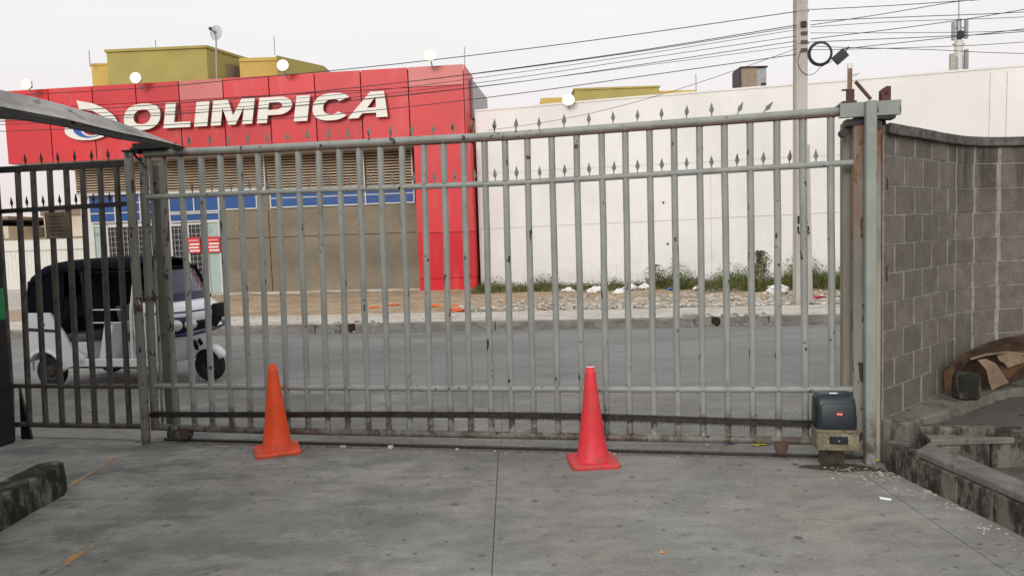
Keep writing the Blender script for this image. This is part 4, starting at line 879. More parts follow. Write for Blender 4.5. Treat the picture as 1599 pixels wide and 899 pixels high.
# ------------------------------------------------------------------ blocks behind
t = thing('apartment_block', 'ochre and olive painted block rising behind the red supermarket', 'building', WORLD, (-15, 38, 0))
ff_ = Frame(0, 0, 0)
MB().box(-19.91, -18.6, 35.6, 44, 0, 10.46).box(-19.95, -18.55, 35.56, 44.05, 10.46, 10.55).build('wing', 'ochre', t)
MB().prism([(-18.86, 35.1), (-14.05, 34.9), (-13.0, 37.6), (-13.0, 43), (-18.86, 43)], 0, 10.92).build('stair_block', 'olive', t)
MB().prism([(-18.93, 35.03), (-13.99, 34.82), (-12.93, 37.58), (-12.93, 43.1), (-18.93, 43.1)], 10.922, 11.04).build('parapet', 'olive', t)
MB().box(-12.99, -11.0, 36.2, 43, 0, 10.55).build('wing', 'ochre', t)
MB().box(-12.98, -10.95, 36.15, 43, 10.552, 10.72).build('parapet', 'ochre', t)
MB().prism([(-10.99, 35.6), (-10.96, 35.6), (-9.3, 38), (-9.3, 43), (-10.99, 43)], 0, 10.65).build('side_wall', 'olive', t)
MB().bar((-13.55, 36.05, 9.0), (-13.25, 36.85, 9.0), .06, 2.9).build('door_panel', 'roofbrown', t)
t = thing('distant_block', 'low ochre and olive block seen above the white wall', 'building', WORLD, (8, 52, 0))
MB().box(2.4, 4.7, 50.3, 58, 0, 10.93).build('wing', 'ochre', t)
MB().box(4.70, 10.42, 50.0, 58, 0, 11.33).build('stair_block', 'olive', t)
MB().box(10.43, 13.08, 50.3, 58, 0, 11.15).build('wing', 'ochre', t)
MB().box(4.62, 10.5, 49.92, 58.05, 11.332, 11.45).build('parapet', 'olive', t)

# white warehouse wall
t = thing('warehouse', 'long white rendered warehouse wall behind the weeds across the street', 'building', WHITE, (8, .2, .15))
WT = [(-.2, 5.195), (4.78, 5.306), (9.8, 5.40), (14.4, 5.50), (30, 5.9)]
m = MB(WHITE); m.slab([(.12, 0)]+[(a_, b_) for a_, b_ in [(.12, 5.2)]+WT[1:]]+[(30, 0)], 0, .3); m.build('wall', 'whitewall', t)
m = MB(WHITE); m.slab([(.12, 5.203)]+[(a_, b_+.003) for a_, b_ in WT[1:]]+[(30, 5.96), (14.4, 5.56), (9.8, 5.455), (4.78, 5.36), (.12, 5.255)], -.02, .32); m.build('parapet', 'whitewall', t)
MB(WHITE).box(.12, 30, .3, 25, 0, 4.9).build('hall', 'whitewall', t)
m = MB(WHITE); m.bar((.12, -.003, 1.86), (8.2, -.003, 1.955), .010, .012).bar((6.63, -.004, 1.94), (14.4, -.004, 2.03), .010, .012); m.build('joint_line', 'wallseam', t)
m = MB(WHITE); m.bar((.12, -.003, 3.45), (14.4, -.003, 3.52), .008, .008).bar((6.63, -.003, .3), (6.63, -.003, 3.4), .008, .008).bar((13.6, -.003, 3.3), (13.62, -.003, 5.4), .008, .014).bar((14.0, -.003, 3.3), (14.02, -.003, 5.4), .008, .014).bar((13.6, -.003, 3.52), (18, -.003, 3.56), .008, .014); m.build('joint_line', 'wallseam', t)
m = MB(WHITE)
for a_, b_ in ((5.35, 2.42), (5.45, 1.28)): m.box(a_-.025, a_+.025, -.03, 0, b_-.025, b_+.025)
m.build('wall_spot', 'darkmetal', t)
t = thing('rooftop_tank', 'dark boxy equipment cabinet on the warehouse roof right of centre', 'cabinet', WORLD, (8.1, 24, 5))
MB().box(7.69, 8.20, 24.0, 24.7, 4.9, 6.82).build('side_panel', 'roofbrown', t)
MB().box(8.204, 8.52, 24.02, 24.7, 4.9, 6.80).build('front_panel', 'galv', t)
MB().box(7.66, 8.55, 23.96, 24.75, 6.822, 6.87).build('lid', 'darkmetal', t)
MB().box(7.62, 7.685, 23.97, 24.72, 4.9, 6.82).build('edge_trim', 'darkmetal', t)
MB().box(8.34, 8.50, 24.0, 24.015, 6.2, 6.34).build('vent', 'darkmetal', t)

# cell tower
t = thing('cell_tower', 'distant mobile phone mast with panel antennas above the white wall', 'mast', WORLD, (36.95, 60, 0))
MB().tube([(36.97, 60, 8), (36.94, 60, 16.2)], .32, 10).build('pole', 'alu', t)
MB().tube([(36.94, 60, 16.2), (36.92, 60, 17.9)], .2, 10).tube([(36.92, 60, 17.9), (36.90, 60, 20.5)], .05, 8).build('top_pole', 'galv', t)
for x_, z0, z1, ww in ((36.38, 16.2, 17.4, .15), (37.42, 16.3, 17.6, .16), (36.33, 13.8, 14.9, .35), (37.45, 13.9, 15.2, .20), (37.15, 13.8, 14.7, .12), (36.62, 13.8, 14.6, .12)):
    MB().bbox(x_-ww/2-.04, x_+ww/2+.04, 59.7, 59.95, z0, z1+.25, .03).build('panel_antenna', 'soffit' if ww > .3 else 'galv', t)
m = MB()
for z_ in (16.6, 17.2, 14.2, 14.8, 15.9): m.bar((36.4, 59.98, z_), (37.45, 59.98, z_), .06, .06)
m.box(36.75, 37.1, 59.6, 59.9, 16.3, 16.9); m.build('bracket', 'darkmetal', t)

# far left background
t = thing('boundary_wall', 'low white boundary wall beyond the side street at far left', 'wall', WORLD, (-20, 30, 0))
MB().box(-34, -17.0, 30, 30.3, 0, 2.14).build('wall', 'fluted', t)
m = MB(); x_ = -33.9
while x_ < -17.05: m.box(x_, x_+.13, 29.991, 29.999, .2, 1.62); x_ += .16
m.build('fluting', 'fluted', t)
MB().box(-34, -17.0, 29.955, 30.32, 2.142, 2.20).build('cap', 'roofbrown', t)
MB().box(-33.9, -17.05, 29.97, 29.999, 1.66, 1.70).build('joint_line', 'wallseam', t)
t = thing('low_house', 'cream house with a sloping brown roof behind the boundary wall', 'house', WORLD, (-27, 40, 0))
MB().box(-35, -26.2, 38, 45, 0, 3.0).build('wall', 'creamwall', t)
m = MB(); m.slab([(-35.3, 2.95), (-25.9, 3.35), (-25.9, 3.5), (-35.3, 3.1)], 37.6, 46); m.build('roof', 'roofbrown', t)
o = MB().box(-26.95, -26.45, 37.96, 38, 1.95, 2.6).build('window', 'alu', t); MB().box(-26.91, -26.49, 37.94, 37.958, 1.99, 2.56).build('pane', 'blue', o)
t = thing('peach_house', 'peach coloured two storey house with shuttered windows behind the boundary wall', 'house', WORLD, (-24, 42, 0))
MB().box(-25.6, -22.2, 40, 48, 0, 4.05).build('wall', 'creamwall', t)
MB().box(-25.7, -22.1, 39.9, 48, 3.55, 4.05).build('brick_band', 'roofbrown', t)
MB().box(-25.75, -22.05, 39.86, 48, 4.052, 4.14).build('roof', 'alu', t)
for a_ in (-25.3, -23.15):
    o = MB().box(a_, a_+.62, 39.96, 40, 1.9, 3.1).build('window', 'alu', t); MB().box(a_+.05, a_+.57, 39.94, 39.958, 1.95, 3.05).build('pane', 'glassdark' if a_ > -24 else 'slat', o)
    MB().box(a_+.29, a_+.33, 39.925, 39.938, 1.95, 3.05).build('shutter_bar', 'alu', o)
tag(MB().bbox(-13.8, -13.2, 17.55, 17.7, .1, .27, .02).build('yellow_kerb', 'amber'), 'short yellow painted kerb stop beside the pale side street', 'kerb')

# ------------------------------------------------------------------ utility pole and cables
t = thing('utility_pole', 'tall concrete utility pole on the far sidewalk, black letters on it', 'utility pole', POLE, (0, 0, .15))
m = MB(POLE); m.rings([[(-.165, -.13, .1), (.035, -.13, .1), (.035, .13, .1), (-.165, .13, .1)], [(-.125, -.11, 8.2), (.10, -.11, 8.2), (.10, .11, 8.2), (-.125, .11, 8.2)]], smooth=False); m.build('shaft', 'polecon', t, bevel=.01)
m = MB(POLE); m.rings([[(.037, -.05, .1), (.175, -.05, .1), (.175, .13, .1), (.037, .13, .1)], [(.0, -.05, 3.2), (.125, -.05, 3.2), (.125, .12, 3.2), (.0, .12, 3.2)]], smooth=False); m.build('reinforcing_rib', 'polecon', t, bevel=.008)
for z_ in (5.70, 5.10, 4.93): MB(POLE).box(-.137, .112, -.125, .125, z_, z_+.03).build('band', 'galv', t)
MB(POLE).box(-.06, .04, -.17, -.11, 5.40, 5.50).build('clamp_box', 'darkmetal', t)
for z_ in (5.26, 5.10, 4.95): MB(POLE).box(-.06, .06, -.16, -.13, z_, z_+.05).build('insulator_bracket', 'rustrail', t)
def text(body, x_, z_, size, parent, mat, frame, y_):
    cu = bpy.data.curves.new('tmp', 'FONT'); cu.body = body; cu.size = size; cu.extrude = .001; cu.offset = size*.03
    ob = bpy.data.objects.new('tmp', cu); col.objects.link(ob); me = bpy.data.meshes.new_from_object(ob.evaluated_get(bpy.context.evaluated_depsgraph_get())); bpy.data.objects.remove(ob)
    me.transform(Matrix(((1, 0, 0, 0), (0, 0, -1, 0), (0, 1, 0, 0), (0, 0, 0, 1)))); me.name = 'lettering'; me.materials.clear(); me.materials.append(M[mat])
    o = bpy.data.objects.new('lettering', me); col.objects.link(o); place(o, frame.m @ Matrix.Translation((x_, y_, z_)), parent)
text('EL', -.145, 1.70, .20, t, 'black', POLE, -.134); text('U2', -.145, 1.50, .20, t, 'black', POLE, -.135)
coilt = thing('cable_coil', 'round coil of dark cable hanging beside the utility pole', 'cable coil', POLE, (.29, -.12, 4.66))
m = MB(POLE)
for dr in (0, .018, -.012): m.tube([(.29+(.20+dr)*math.cos(k/36*6.2832), -.15+dr, 4.885+(.205+dr)*math.sin(k/36*6.2832)) for k in range(37)], .013, 6, False)
m.build('loops', 'cable', coilt)
MB(POLE).tube([(-.05, -.14, 4.98)]+[(.10+.22*math.cos(R(180+a_)), -.14, 4.80+.30*math.sin(R(180+a_))) for a_ in range(0, 150, 12)]+[(.52, -.14, 4.74)], .006, 5).build('loose_end', 'cable', coilt)
bx = thing('splice_box', 'black square cable splice box hanging on the wires right of the pole', 'cable box', POLE, (.66, -.12, 4.8))
m = MB(); 
c = Vector((.66, -.12, 4.81)); bo_ = []
an = R(40); ux = Vector((math.cos(an), 0, math.sin(an))); uz = Vector((-math.sin(an), 0, math.cos(an)))
m = MB(POLE); vs = []
for y_ in (-.17, -.07):
    for i, j in ((-1, -1), (1, -1), (1, 1), (-1, 1)): p = c+ux*(i*.125)+uz*(j*.09); vs.append((p.x, y_, p.z))
m.add(vs, [(0, 1, 2, 3), (7, 6, 5, 4), (0, 4, 5, 1), (1, 5, 6, 2), (2, 6, 7, 3), (3, 7, 4, 0)]); m.build('case', 'cable', bx, bevel=.01)
m = MB(POLE); m.tube([c+ux*.12+Vector((0, 0, 0)), c+ux*.2+Vector((0, 0, .05))], .012, 6); m.build('gland', 'cable', bx)
WL = [[(-.145, 5.69), (-3.05, 5.461), (-5.58, 5.291), (-8.347, 5.147), (-10.953, 5.06), (-14.641, 4.982), (-26, 5.1)],
      [(-.146, 5.438), (-3.057, 5.142), (-5.592, 4.94), (-7.9, 4.79), (-10.978, 4.67), (-16.811, 4.60), (-26, 4.75)],
      [(-.146, 5.40), (-3.057, 5.12), (-5.592, 4.925), (-8.2, 4.77), (-11, 4.66), (-16.811, 4.60), (-26, 4.75)],
      [(-.146, 5.354), (-3.058, 5.068), (-5.595, 4.85), (-8.237, 4.67), (-10.983, 4.575), (-16.818, 4.52), (-26, 4.7)],
      [(-.147, 5.234), (-3.059, 4.98), (-5.599, 4.75), (-8.241, 4.58), (-10.986, 4.49), (-16.826, 4.45), (-26, 4.65)],
      [(-.147, 5.138), (-3.061, 4.87), (-5.602, 4.66), (-8.246, 4.51), (-10.991, 4.43), (-16.832, 4.385), (-26, 4.6)],
      [(-.148, 4.897), (-3.066, 4.65), (-5.609, 4.44), (-8.254, 4.28), (-11.009, 4.20), (-16.842, 4.25), (-26, 4.5)],
      [(-.147, 5.054), (-1.832, 4.93), (-3.062, 4.846), (-5.6, 4.668), (-8.2, 4.53), (-12, 4.42), (-26, 4.6)]]
WR = [[(.115, 5.709), (1.6, 5.69), (2.855, 5.694), (3.6, 5.71), (9, 5.95)], [(.11, 5.42), (1.4, 5.54), (2.63, 5.674), (3.4, 5.74), (9, 6.3)],
      [(.114, 5.494), (2.063, 5.453), (3.966, 5.413), (9, 5.4)], [(.114, 5.386), (1.72, 5.39), (3.967, 5.331), (9, 5.3)],
      [(.112, 5.276), (1.9, 5.17), (3.971, 5.09), (9, 5.1)], [(.11, 5.16), (2.179, 5.293), (3.965, 5.471), (9, 6.1)],
      [(.113, 5.11), (2.295, 5.075), (3.971, 5.07), (9, 5.2)], [(.677, 4.945), (2.295, 5.026), (3.971, 5.12), (9, 5.5)],
      [(.12, 4.96), (.794, 4.93), (2.296, 4.884), (3.975, 4.877), (9, 5.0)], [(.12, 5.05), (.443, 5.0), (2.297, 4.837), (3.978, 4.667), (9, 4.3)]]
def smooth_pts(p):
    o = []
    for i in range(len(p)-1):
        p0, p1, p2, p3 = [Vector(p[max(0, min(len(p)-1, j))]) for j in (i-1, i, i+1, i+2)]
        for k in range(5):
            t_ = k/5; o.append(.5*((2*p1)+(p2-p0)*t_+(2*p0-5*p1+4*p2-p3)*t_**2+(3*p1-3*p2+p3-p0)*t_**3))
    o.append(Vector(p[-1])); return o
def cable(pts, r_, lab, g_, y_=-.14):
    q = smooth_pts(pts); m = MB(POLE); m.tube([(v.x, y_, v.y) for v in q], r_, 5); return tag(m.build('overhead_cable', 'cable'), lab, 'cable', g_)
for i, p in enumerate(WL): cable(p, (.0085, .0085, .007, .0055, .006, .007, .008, .005)[i], 'overhead cable left of the pole, %s where it meets the pole' % ('topmost', 'second from the top', 'third from the top', 'fourth from the top', 'fifth from the top', 'sixth from the top', 'lowest', 'seventh from the top')[i], 'overhead cables running left from the utility pole', -.14-.012*(i % 3))
for i, p in enumerate(WR): cable(p, (.007, .007, .007, .0055, .0055, .007, .007, .007, .006, .006)[i], 'overhead cable right of the pole, %s' % ('topmost, nearly level at first', 'third at the pole and climbing steeply', 'second at the pole and nearly level', 'fourth at the pole, level', 'fifth at the pole, sloping gently down', 'sixth at the pole, crossing others as it climbs', 'seventh at the pole, level', 'starting at the black splice box and climbing', 'lowest at the pole, passing behind the splice box', 'second lowest, sagging down towards the mast')[i], 'overhead cables running right from the utility pole', -.14-.012*(i % 3))
m = MB(); a_ = POLE.w((-.147, -.14, 5.0)); b_ = WHITE.w((.5, -.05, 4.65)); m.tube([a_+(b_-a_)*t_-Vector((0, 0, .25*math.sin(math.pi*t_))) for t_ in [k/10 for k in range(11)]], .006, 5)
tag(m.build('overhead_cable', 'cable'), 'thin service cable dropping from the pole to the white wall corner', 'cable')

# ------------------------------------------------------------------ three-wheeled taxi
TK = Frame(-5.50, 9.16, -12); TK.m = TK.m @ Matrix.Scale(.955, 4)
tuk = thing('auto_rickshaw', 'white three wheeled auto rickshaw with a navy canopy behind the fence', 'auto rickshaw', TK, (.9, 0, 0))
def wheel(x_, y_, r_=.205, wd=.10):
    o = MB(TK); pr = [(r_*.55, -wd*.42), (r_*.80, -wd*.5), (r_*.95, -wd*.42), (r_, -wd*.25), (r_, wd*.25), (r_*.95, wd*.42), (r_*.80, wd*.5), (r_*.55, wd*.42)]
    rr = [[(x_+a_*math.cos(k/24*6.2832), y_+b_, r_+a_*math.sin(k/24*6.2832)) for k in range(24)] for a_, b_ in pr]
    o.rings(rr, caps=(False, False)); w0 = o.build('wheel', 'black', tuk)
    o = MB(TK); pr = [(.02, -wd*.30), (r_*.3, -wd*.33), (r_*.35, -wd*.18), (r_*.50, -wd*.2), (r_*.56, -wd*.40), (r_*.56, wd*.40), (r_*.02, wd*.3)]
    o.rings([[(x_+a_*math.cos(k/20*6.2832), y_+b_, r_+a_*math.sin(k/20*6.2832)) for k in range(20)] for a_, b_ in pr], caps=(True, True)); o.build('rim', 'darkmetal', w0)
wheel(0, -.50); wheel(0, .50); wheel(1.90, 0, .205, .095)
# rear body tub, side panel with wheel arch
def side(y0, y1, name='side_panel'):
    arch = [(.0+.25*math.cos(R(a_)), .215+.25*math.sin(R(a_))) for a_ in range(0, 181, 15)]
    pts = [(-.23, .34), (-.22, .66), (-.20, .955), (.12, .955), (.17, .86), (.30, .70), (.40, .50), (.58, .40), (.58, .30), (.34, .27)]+[(max(p[0], -.20), p[1]) for p in arch]+[(-.215, .30)]
    return MB(TK).slab(pts, y0, y1).build(name, 'tukwhite', tuk, bevel=.012)
side(-.60, -.56); side(.56, .60)
MB(TK).box(-.21, .25, -.555, .555, .46, .86).build('engine_tub', 'tukblack', tuk)
MB(TK).slab([(-.255, .34), (-.25, .66), (-.23, .955), (-.205, .955), (-.235, .34)], -.60, .60).build('tail_panel', 'tukwhite', tuk)
m = MB(TK); m.tube([(.0+.265*math.cos(R(180-a_)), -.612, .215+.265*math.sin(R(180-a_))) for a_ in range(28, 171, 13)]+[(.27, -.61, .25)], .022, 8); m.build('wheel_arch_lip', 'tukwhite', tuk)
MB(TK).slab([(-.225, .73), (.20, .71), (.19, .745), (-.225, .77)], -.606, -.601).build('side_stripe', 'stripe', tuk)
MB(TK).slab([(-.06, .82), (.05, .80), (.0, .85)], -.606, -.601).build('air_scoop', 'tukblack', tuk)
MB(TK).slab([(.45, .28), (1.50, .28), (1.50, .38), (.45, .38)], -.60, -.56).build('sill', 'tukwhite', tuk, bevel=.01)
MB(TK).box(.25, 1.5, -.56, .56, .28, .31).build('floor', 'tukwhite', tuk)
MB(TK).box(.3, 1.5, -.597, -.563, .262, .278).build('chassis', 'tukblack', tuk)
MB(TK).slab([(.15, .31), (.62, .31), (.56, .58), (.15, .58)], -.53, .53).build('seat_box', 'tukwhite', tuk, bevel=.015)
MB(TK).bbox(.10, .62, -.54, .54, .582, .68, .03).build('rear_seat', 'tukseat', tuk)
MB(TK).slab([(.02, .66), (.14, .66), (.04, 1.14), (-.06, 1.14)], -.54, .54).build('seat_back', 'tukseat', tuk, bevel=.02)
MB(TK).slab([(.72, .31), (.80, .31), (.98, .80), (.84, .80)], -.54, .30).build('partition', 'tukwhite', tuk, bevel=.01)
MB(TK).slab([(.93, .31), (1.22, .31), (1.20, .55), (.90, .55)], -.25, .25).build('driver_seat_box', 'tukwhite', tuk)
MB(TK).bbox(.86, 1.22, -.28, .28, .552, .65, .03).build('driver_seat', 'tukseat', tuk)
MB(TK).slab([(.84, .66), (.92, .66), (.86, 1.0), (.78, 1.0)], -.27, .27).build('driver_backrest', 'tukseat', tuk, bevel=.015)
MB(TK).tube([(.70, -.55, .82), (1.15, -.55, .82)], .012, 8).tube([(.66, -.55, .98), (1.15, -.55, .98)], .012, 8).build('grab_rail', 'chrome', tuk)
# canopy: roof shell, rear, far side, near rear quarter
def roof_sec(x_, zt, hw, zs): return [(x_, -hw, zs), (x_, -hw, zt-.10), (x_, -hw+.03, zt-.05), (x_, -hw+.10, zt-.012), (x_, -hw*.4, zt+.012), (x_, 0, zt+.018), (x_, hw*.4, zt+.012), (x_, hw-.10, zt-.012), (x_, hw-.03, zt-.05), (x_, hw, zt-.10), (x_, hw, zs)]
secs = [roof_sec(-.255, 1.10, .56, .96), roof_sec(-.22, 1.28, .57, 1.1), roof_sec(-.15, 1.44, .58, 1.28), roof_sec(.0, 1.53, .585, 1.38), roof_sec(.18, 1.575, .585, 1.44), roof_sec(.5, 1.59, .58, 1.47), roof_sec(.9, 1.60, .57, 1.48), roof_sec(1.22, 1.585, .54, 1.47), roof_sec(1.34, 1.55, .52, 1.46)]
m = MB(TK); m.rings(secs, closed=False, caps=(False, False)); o = m.build('canopy', 'tuknavy', tuk); s_ = o.modifiers.new('s', 'SOLIDIFY'); s_.thickness = .012
for yy, nm in ((-.575, 'canopy_quarter'),): MB(TK).slab([(-.29, .957), (.30, .957), (.33, 1.15), (.36, 1.47), (.05, 1.44), (-.12, 1.38), (-.21, 1.2)], yy-.006, yy+.006).build(nm, 'tuknavy', tuk)
MB(TK).slab([(-.25, .957), (1.30, .957), (1.28, 1.5), (.0, 1.45), (-.14, 1.36), (-.20, 1.2)], .57, .58).build('far_side_curtain', 'tukblack', tuk)
MB(TK).slab([(-.26, .957), (-.25, .957), (-.18, 1.35), (-.20, 1.35)], -.57, .57).build('rear_curtain', 'tuknavy', tuk)
MB(TK).slab([(.60, .80), (.66, .80), (.62, 1.47), (.56, 1.47)], -.56, .56).build('inner_curtain', 'tukblack', tuk)
MB(TK).box(.2, 1.25, -.55, .55, 1.44, 1.455).build('headlining', 'tukblack', tuk)
# front cowl
def plan(z_, xf, w_, xb=1.22, ex=2.6, n=16):
    o = [(xb, -w_, z_)]
    for k in range(n+1):
        t_ = R(-90+180*k/n); c, s_ = math.cos(t_), math.sin(t_); o.append((xb+.12+(xf-xb-.12)*abs(c)**(2/ex), w_*math.copysign(abs(s_)**(2/ex), s_), z_))
    o.append((xb, w_, z_)); return o
cow = [plan(.27, 1.58, .40), plan(.34, 1.64, .50), plan(.52, 1.72, .53), plan(.66, 1.82, .54, ex=3), plan(.76, 1.90, .55, ex=3.2), plan(.90, 1.92, .55, ex=3.2), plan(.98, 1.88, .545, ex=3), plan(1.03, 1.80, .54), plan(1.055, 1.68, .53)]
MB(TK).rings(cow).build('front_cowl', 'tukwhite', tuk)
# stripe and lamp surround following the cowl
def strip(z0, z1, k0, k1, off, mat, name, n=16):
    def at(z_):
        for a_, b_ in zip(cow[:-1], cow[1:]):
            if a_[0][2] <= z_ <= b_[0][2]:
                t_ = (z_-a_[0][2])/(b_[0][2]-a_[0][2]); return [tuple(pa[i]+(pb[i]-pa[i])*t_ for i in range(3)) for pa, pb in zip(a_, b_)]
    zs_ = [z0]+[c_[0][2] for c_ in cow if z0 < c_[0][2] < z1]+[z1]; LV = [at(z_)[k0:k1] for z_ in zs_]
    def push(p, d): v = Vector((p[0]-1.3, p[1], 0)).normalized(); return (p[0]+v.x*d, p[1]+v.y*d, p[2])
    m = MB(TK); m.rings([[push(p, .001) for p in LV[0]]]+[[push(p, off) for p in l_] for l_ in LV]+[[push(p, .001) for p in LV[-1]]], closed=False, caps=(False, False)); return m.build(name, mat, tuk)
strip(.915, .932, 1, 18, .006, 'stripe', 'cowl_stripe')
strip(.655, .865, 3, 8, .014, 'stripe', 'lamp_surround'); strip(.655, .865, 11, 16, .014, 'stripe', 'lamp_surround'); strip(.67, .80, 7, 12, .03, 'tukblack', 'grille')
def lampo(x_, y_, z_, r_, an):
    f2 = Vector((math.cos(an), math.sin(an), 0)); s2 = Vector((-math.sin(an), math.cos(an), 0)); c_ = Vector((x_, y_, z_))
    m = MB(TK); m.rings([[c_+f2*d+s2*(rr*1.25*math.cos(k/18*6.2832))+Vector((0, 0, rr*math.sin(k/18*6.2832))) for k in range(18)] for rr, d in ((r_, 0), (r_*.95, .02), (r_*.6, .035), (r_*.1, .04))]); return m.build('headlight', 'lamp', tuk)
lampo(1.78, -.475, .765, .074, R(-50)); lampo(1.895, -.33, .765, .066, R(-22)); lampo(1.78, .475, .765, .074, R(50)); lampo(1.895, .33, .765, .066, R(22))
MB(TK).bbox(1.90, 1.97, .08, .34, .80, .98, .02).build('number_plate_holder', 'tukblack', tuk)
MB(TK).tube([(1.72, -.52, .64), (1.90, -.32, .64), (1.96, 0, .66), (1.95, .34, .70), (1.86, .52, .78)], .02, 8).build('bumper', 'stripe', tuk)
# windscreen
scr = [[(1.60, -.52, 1.055), (1.70, -.30, 1.055), (1.72, 0, 1.055), (1.70, .30, 1.055), (1.60, .52, 1.055)], [(1.40, -.50, 1.44), (1.48, -.28, 1.44), (1.50, 0, 1.44), (1.48, .28, 1.44), (1.40, .50, 1.44)]]
o = MB(TK).rings(scr, closed=False, caps=(False, False)).build('windscreen', 'screen', tuk)
MB(TK).tube([(1.60, -.525, 1.04), (1.40, -.505, 1.47)], .022, 8).tube([(1.60, .525, 1.04), (1.40, .505, 1.47)], .022, 8).tube(scr[1][0:1]+[(p[0], p[1], 1.46) for p in scr[1]], .022, 8).build('screen_frame', 'tuknavy', tuk)
MB(TK).tube([(1.70, -.20, 1.08), (1.60, -.46, 1.22)], .007, 6).build('wiper', 'black', tuk)
MB(TK).rings([[(p[0]+.012, p[1], 1.05) for p in scr[0]], [(p[0]-.01, p[1], 1.15) for p in scr[0]]], closed=False, caps=(False, False)).build('dash_panel', 'stripe', tuk)
MB(TK).tube([(.62, -.57, 1.47), (.62, -.57, .32)], .015, 8).build('side_pillar', 'tukblack', tuk)
MB(TK).tube([(1.22, -.55, .32), (1.25, -.56, .95), (1.32, -.52, 1.5)], .016, 8).build('side_pillar', 'tukwhite', tuk)
MB(TK).slab([(1.28, .66), (1.44, .66), (1.44, .95), (1.30, .95)], -.565, -.557).build('door_patch', 'tukwhite', tuk)
m = MB(TK)
m.tube([(1.50, -.56, 1.10), (1.56, -.66, 1.14)], .008, 6); m.build('mirror_arm', 'black', tuk)
MB(TK).bbox(1.545, 1.57, -.72, -.63, 1.08, 1.22, .01).build('mirror', 'black', tuk)
# front fender, fork
m = MB(TK); rr = []
for k in range(11):
    an_ = R(22+ (140)*k/10); c, s_ = math.cos(an_), math.sin(an_); q = .25+.012*math.sin(an_)
    rr.append([(1.90+(q-.06)*c, -.075, .215+(q-.06)*s_), (1.90+(q-.01)*c, -.07, .215+(q-.01)*s_), (1.90+q*c, -.035, .215+q*s_), (1.90+(q+.01)*c, 0, .215+(q+.01)*s_), (1.90+q*c, .035, .215+q*s_), (1.90+(q-.01)*c, .07, .215+(q-.01)*s_), (1.90+(q-.06)*c, .075, .215+(q-.06)*s_)])
m.rings(rr, closed=False, caps=(False, False)); o = m.build('front_fender', 'tukwhite', tuk); s_ = o.modifiers.new('s', 'SOLIDIFY'); s_.thickness = .008
MB(TK).bar((1.90, -.065, .205), (1.66, -.05, .62), .03, .045).bar((1.90, .065, .205), (1.66, .05, .62), .03, .045).build('fork', 'tukblack', tuk)
MB(TK).box(-.275, -.245, -.56, -.50, .46, .60).build('tail_lamp', 'red', tuk)

# ------------------------------------------------------------------ weeds, dry grass, rubble, litter
def wy(x_, y_off): p = WHITE.w((x_, y_off, 0)); return p
m = MB(); V = []; Fc = []
def blade(x_, y_, z_, h_, lean, wd):
    an = random.uniform(0, 6.28); dx, dy = math.cos(an), math.sin(an); o = len(V)
    V.extend([(x_-dy*wd, y_+dx*wd, z_), (x_+dy*wd, y_-dx*wd, z_), (x_+dx*lean*.4, y_+dy*lean*.4, z_+h_*.6), (x_+dx*lean, y_+dy*lean, z_+h_)])
    Fc.append((o, o+1, o+2)); Fc.append((o+2, o+1, o+3))
def leafc(x_, y_, z_, s_):
    o = len(V); a = Vector((random.gauss(0, 1), random.gauss(0, 1), random.gauss(0, .7))).normalized()*s_; b = Vector((random.gauss(0, 1), random.gauss(0, 1), random.gauss(0, .7))).normalized()*s_*.5
    c = Vector((x_, y_, z_)); V.extend([c-a*.5, c+b*.5, c+a*.5, c-b*.5]); Fc.append((o, o+1, o+2, o+3))
def dens(s_):
    d = .55+.45*math.sin(s_*1.1+1)*math.sin(s_*.43)+.3*math.sin(s_*3.7)
    return max(.3, d)*(1.0 if s_ > 1.2 else .8)
for k in range(20000):
    s_ = random.uniform(.1, 12); d = dens(s_)
    if random.random() > d: continue
    off = -1.9*random.random()**1.3-.05; hb = (.06+.17*d*random.random()**1.5)*(1+.5*(s_ > 6))
    p = wy(s_, off*(1.0 if s_ < 6 else 1.5)); blade(p.x, p.y, .14, hb*random.uniform(.5, 1.3), hb*random.uniform(.1, .7), random.uniform(.006, .016))
for k in range(42000):
    s_ = random.uniform(.2, 12); d = dens(s_)
    if random.random() > d: continue
    o_ = random.random()**1.3; p = wy(s_, -1.9*o_-.05); leafc(p.x, p.y, .155+min(1.0, abs(random.gauss(0, .5)))*(.50-.40*o_)*d*(1+.35*(s_ > 5.5)), random.uniform(.025, .07))
for k in range(40):      # tall seed stalks
    s_ = random.uniform(3.0, 11.5); p = wy(s_, random.uniform(-.5, -.1)); h_ = random.uniform(.4, .75)
    o = len(V); V.extend([(p.x-.004, p.y, .15), (p.x+.004, p.y, .15), (p.x+random.uniform(-.1, .1), p.y, .15+h_)]); Fc.append((o, o+1, o+2))
    for q in range(6): leafc(p.x+random.uniform(-.04, .04), p.y, .15+h_*random.uniform(.4, 1), .03)
m.add(V, Fc); o = m.build('weeds', 'leaf'); tag(o, 'strip of low green weeds along the foot of the white wall', 'weeds'); o['kind'] = 'stuff'
